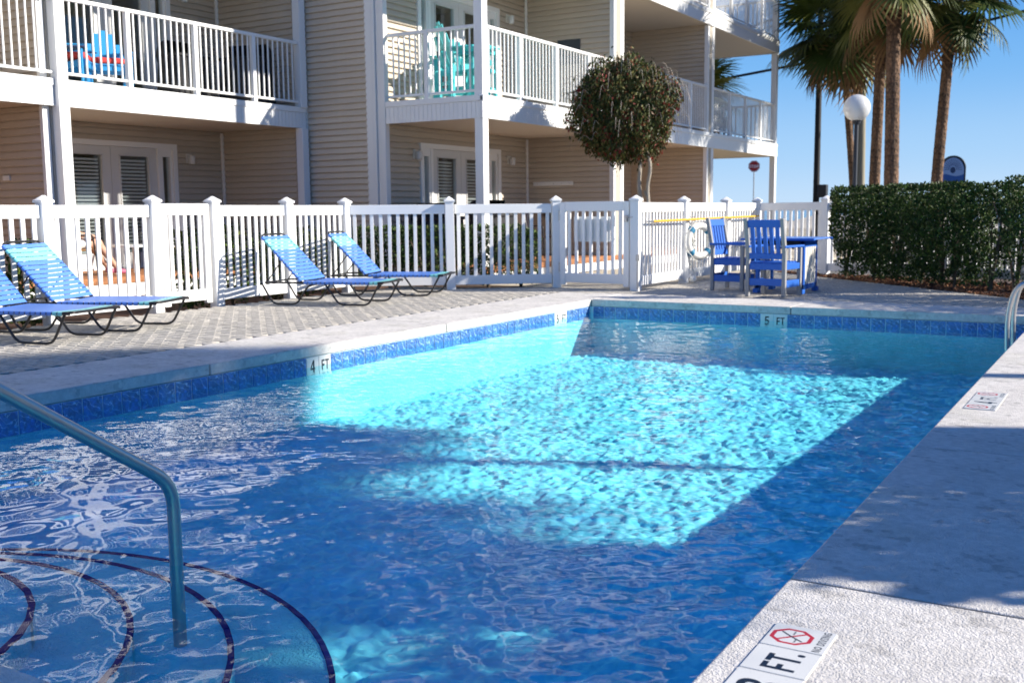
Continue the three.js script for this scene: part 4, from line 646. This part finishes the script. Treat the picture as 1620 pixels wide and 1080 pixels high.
// ---------- balcony and patio furniture ----------
function adirondack(label, pos, rot, mat, seatH = .36, cushion, grp) { // faces +z
  const t = thing('adirondack_chair', label, 'chair', pos, rot, grp), k = seatH - .36;
  for (const s of [-1, 1]) { part(t, 'front_leg', rb(.09, .52 + k, .03, .005, s * .31, (.52 + k) / 2, .28), mat); part(t, 'rear_leg', mg([rb(.028, .09, .85, .005, s * .27, .26 + k, -.05, 0, -.2), rb(.05, .3 + k, .05, .005, s * .27, (.3 + k) / 2 - .02, -.36)]), mat); part(t, 'armrest', rb(.13, .028, .7, .01, s * .34, .56 + k, .02), mat); }
  for (let i = 0; i < 6; i++) part(t, 'seat_slat', rb(.52, .022, .075, .005, 0, .37 + k - i * .016, .3 - i * .083), mat);
  for (let i = -2; i <= 2; i++) part(t, 'back_slat', rb(.098, .72 - .055 * i * i, .022, .008, i * .107, .66 + k - .0275 * i * i, -.27 - .12, 0, -.36), mat);
  part(t, 'back_brace', rb(.56, .07, .025, .005, 0, .6 + k, -.41), mat); part(t, 'apron', rb(.56, .1, .025, .005, 0, .33 + k, .31), mat);
  if (k > .1) for (const z of [.28, -.36]) part(t, 'foot_rail', rb(.6, .06, .03, .005, 0, .3, z), mat);
  if (cushion) { part(t, 'seat_cushion', rb(.5, .1, .48, .04, 0, .43 + k, .08, 0, 0, 0, 3), M.cushion); }
  return t;
}
adirondack('sky-blue slatted deck chair with red cushion facing away from the railing', [-13.75, LV[1], -10.9], .95, M.adBlue, .36, true, 'sky-blue deck chairs');
adirondack('sky-blue slatted deck chair with red cushion beside the white column', [-13.7, LV[1], -10.15], 2.3, M.adBlue, .36, true, 'sky-blue deck chairs');
adirondack('tall turquoise slatted chair behind the bar-height table', [-10.95, LV[1], -16.2], .6, M.adTeal, .68, false, 'tall turquoise chairs'); adirondack('tall turquoise slatted chair next to the corner post', [-10.1, LV[1], -15.35], 2.6, M.adTeal, .66, false, 'tall turquoise chairs');
adirondack('dark slatted deck chair on the open end balcony', [-10.1, LV[1], -27.2], 1.5, M.adDark, .36, false);
{
  const t = thing('bar_table', 'bar-height turquoise slatted table on the corner balcony', 'table', [-10.35, LV[1], -15.95], .1);
  for (let i = 0; i < 8; i++) part(t, 'table_slat', rb(.1, .026, 2 * Math.sqrt(Math.max(.06, .19 - (i - 3.5) * (i - 3.5) * .0121)), .005, (i - 3.5) * .11, .98, 0), M.adTeal);
  for (const [x, z] of [[-.3, -.3], [.3, -.3], [.3, .3], [-.3, .3]]) part(t, 'leg', rb(.06, .96, .06, .006, x, .48, z), M.adTeal); for (const y of [.28, .6, .92]) for (const s of [-1, 1]) { part(t, 'rail', rb(.56, .06, .03, .004, 0, y, s * .3), M.adTeal); part(t, 'rail', rb(.03, .06, .56, .004, s * .3, y, 0), M.adTeal); }
}
function coveredGrill(label, pos, rot, s = 1) {
  const t = thing('covered_grill', label, 'grill', pos, rot), hood = new THREE.CylinderGeometry(.3, .3, .78, 18, 1, false, -PI / 2, PI); hood.rotateZ(PI / 2); hood.rotateX(PI); hood.scale(1, .85, .95); hood.translate(0, .82, 0);
  part(t, 'cover_hood', mg([hood, rb(.8, .06, .58, .02, 0, .81, 0)]), M.black); const sk = new THREE.CylinderGeometry(.5, .56, .78, 4, 4); sk.rotateY(PI / 4); sk.scale(1.02, 1, .74); sk.translate(0, .41, 0); part(t, 'cover_skirt', sk, M.black); for (const q of [-1, 1]) part(t, 'wheel', new THREE.CylinderGeometry(.07, .07, .03, 14).rotateZ(PI / 2).translate(q * .36, .07, -.2), M.blackMetal); t.scale.setScalar(s); return t;
}
coveredGrill('black covered grill on the upper balcony by the side wall', [-13.75, LV[1], -13.85], .3); coveredGrill('black covered grill on the upper balcony behind the middle rail post', [-13.9, LV[1], -12.55], 1.57, .9);
coveredGrill('black covered grill on the patio behind the box hedge', [-10.7, .2, -15.3], 1.2); coveredGrill('larger black covered grill in front of the patio doors', [-10.4, .2, -16.6], 1.45, 1.05);
// patio chairs and table glimpsed through the pickets
function patioChair(label, pos, rot, frame, seat) { // faces +z
  const t = thing('patio_chair', label, 'chair', pos, rot);
  for (const s of [-1, 1]) part(t, 'side_frame', pipe([V(s * .27, .01, -.28), V(s * .27, .36, -.2), V(s * .27, .62, -.22), V(s * .27, .64, .2), V(s * .27, .3, .24), V(s * .27, .01, .26)], .013, .06), frame);
  part(t, 'back_frame', pipe([V(-.25, .36, -.2), V(-.25, .98, -.38), V(.25, .98, -.38), V(.25, .36, -.2)], .013, .08), frame);
  part(t, 'seat_sling', rb(.5, .012, .48, .004, 0, .4, .03, 0, -.1), seat); part(t, 'back_sling', rb(.5, .62, .012, .004, 0, .68, -.295, 0, -.27), seat); return t;
}
const tan = std([.36, .2, .08], .8);
patioChair('tan sling patio chair that a seated person fills', [-13.62, .2, -9.98], PI - .15, M.blackMetal, tan); patioChair('black framed patio chair with a pale sling across from the person', [-13.7, .2, -11.75], .25, M.blackMetal, M.trim);
const wicker = std([.05, .03, .02], .9);
patioChair('dark wicker patio chair behind the gate and front fence', [-10.2, .2, -17.5], 1.2, M.blackMetal, wicker); patioChair('dark wicker patio chair against the patio side wall', [-10.45, .2, -18.7], .7, M.blackMetal, wicker);
{ const t = thing('patio_table', 'small white patio table between two sling chairs', 'table', [-13.45, .2, -11.0]); part(t, 'table_top', new THREE.CylinderGeometry(.34, .34, .03, 24).translate(0, .44, 0), M.white); for (let i = 0; i < 4; i++) { const a = i * PI / 2 + .6; part(t, 'leg', rod(V(.26 * Math.cos(a), .43, .26 * Math.sin(a)), V(.3 * Math.cos(a), .01, .3 * Math.sin(a)), .02, .02, 8), M.white); } }
{ // person seated in the tan chair, facing -z
  const t = thing('person', 'person in brown top and white shorts sitting behind the picket fence', 'person', [-13.62, .2, -9.98], -.15), B = [];
  const b = (x0, y0, z0, x1, y1, z1, r0, r1 = r0) => B.push([x0, y0, z0, x1, y1, z1, r0, r1]);
  b(0, .5, .08, 0, .66, .13, .13, .125); b(0, .66, .13, 0, .86, .19, .125, .135); b(-.15, .92, .21, .15, .92, .21, .075); b(0, .96, .21, 0, 1.08, .2, .058, .052); b(0, 1.17, .18, 0, 1.22, .185, .088, .092); b(0, 1.1, .13, 0, 1.14, .14, .05, .06); b(0, 1.16, .085, 0, 1.15, .075, .016, .02);
  for (const s of [-1, 1]) {
    b(s * .09, .5, .06, s * .12, .5, -.36, .092, .066); b(s * .12, .5, -.36, s * .13, .24, -.55, .06, .042); b(s * .13, .24, -.55, s * .13, .1, -.66, .042, .036); b(s * .13, .075, -.64, s * .135, .05, -.82, .042, .03);
    b(s * .19, .9, .2, s * .25, .66, .1, .056, .046); b(s * .25, .66, .1, s * .22, .62, -.16, .044, .03); b(s * .22, .62, -.17, s * .21, .605, -.25, .03, .026); for (let f = 0; f < 4; f++) b(s * (.185 + f * .018), .603, -.25, s * (.18 + f * .02), .575, -.31 + .012 * Math.abs(f - 1.4), .0095, .008); b(s * .185, .61, -.19, s * .16, .59, -.24, .011, .009); b(s * .088, 1.17, .19, s * .095, 1.18, .2, .02);
  }
  const N = 112, S = 1.3, mc = new MarchingCubes(N, std([.5, .3, .22], .6), false, false, 200000); mc.isolation = 0; const c0 = V(0, .62, -.3), P = V(0, 0, 0); const D = new Float32Array(B.length);
  for (let k = 0; k < N; k++) for (let j = 0; j < N; j++) for (let i = 0; i < N; i++) {
    P.set(c0.x + (i / N * 2 - 1) * S / 2 * 1.03, c0.y + (j / N * 2 - 1) * S / 2 * 1.03, c0.z + (k / N * 2 - 1) * S / 2 * 1.03); let m = 1;
    if (Math.abs(P.x) < .36) for (const q of B) { const ax = q[3] - q[0], ay = q[4] - q[1], az = q[5] - q[2], px = P.x - q[0], py = P.y - q[1], pz = P.z - q[2], h = Math.max(0, Math.min(1, (px * ax + py * ay + pz * az) / (ax * ax + ay * ay + az * az + 1e-9))), d = Math.hypot(px - ax * h, py - ay * h, pz - az * h) - (q[6] + (q[7] - q[6]) * h), kk = Math.min(q[6], .05) * .6, e = Math.max(kk - Math.abs(m - d), 0) / kk; m = Math.min(m, d) - e * e * kk * .25; }
    mc.field[k * N * N + j * N + i] = -m;
  }
  mc.update(); const cnt = mc.count, pos = mc.positionArray.slice(0, cnt * 3), g = new THREE.BufferGeometry(); for (let i = 0; i < cnt; i++) { pos[3 * i] = c0.x + pos[3 * i] * S / 2 * 1.03; pos[3 * i + 1] = c0.y + pos[3 * i + 1] * S / 2 * 1.03; pos[3 * i + 2] = c0.z + pos[3 * i + 2] * S / 2 * 1.03; }
  g.setAttribute('position', new THREE.Float32BufferAttribute(pos, 3)); const nr = mc.normalArray.slice(0, cnt * 3); g.setAttribute('normal', new THREE.Float32BufferAttribute(nr, 3)); g.computeVertexNormals();
  const cl = new Float32Array(cnt * 3); for (let i = 0; i < cnt; i++) { const x = pos[3 * i], y = pos[3 * i + 1], z = pos[3 * i + 2]; let c = [.55, .32, .22]; if (y > .56 && y < 1.0 && z > .02 && Math.abs(x) < .3) c = [.2, .1, .05]; else if (y < .62 && y > .38 && z > -.2 && Math.abs(x) < .2) c = [.75, .74, .72]; else if (y < .125 && z < -.6) c = [.5, .12, .2]; cl.set(c, 3 * i); }
  g.setAttribute('color', new THREE.Float32BufferAttribute(cl, 3)); part(t, 'body', g, std([1, 1, 1], .65, { vertexColors: true }));
  const hr = new THREE.SphereGeometry(.102, 20, 14, 0, 2 * PI, 0, PI * .62); hr.rotateX(.45); hr.translate(0, 1.21, .2); part(t, 'hair', hr, std([.08, .045, .02], .7));
}

// ---------- things beside the deck whose shade falls on the pool ----------
{
  const t = thing('shower_screen', 'grey timber board screen standing beside the pool deck', 'screen'); const pl = std([.28, .25, .21], .85, { bumpMap: smallBump, bumpScale: .003 });
  for (let i = 0; i < 8; i++) part(t, 'screen_board', rb(.03, 2.1, .138, .005, 1.3, 1.06, -6.46 + i * .142), pl); for (const y of [.35, 1.85]) part(t, 'screen_rail', rb(.045, .09, 1.16, .006, 1.34, y, -5.96), pl); for (const z of [-6.5, -5.42]) part(t, 'screen_post', rb(.09, 2.2, .09, .008, 1.34, 1.1, z), pl);
}
hedge('loose green bush standing beside the timber screen', V(1.45, 0, -5.75), V(1.6, 0, -4.15), .7, 1.35, 3800, { seed: 97, leaf: .1, low: .1, gap: .6 });

scene.traverse((o) => { if (o.isMesh) { o.castShadow = true; o.receiveShadow = true; } });
renderer.render(scene, camera);
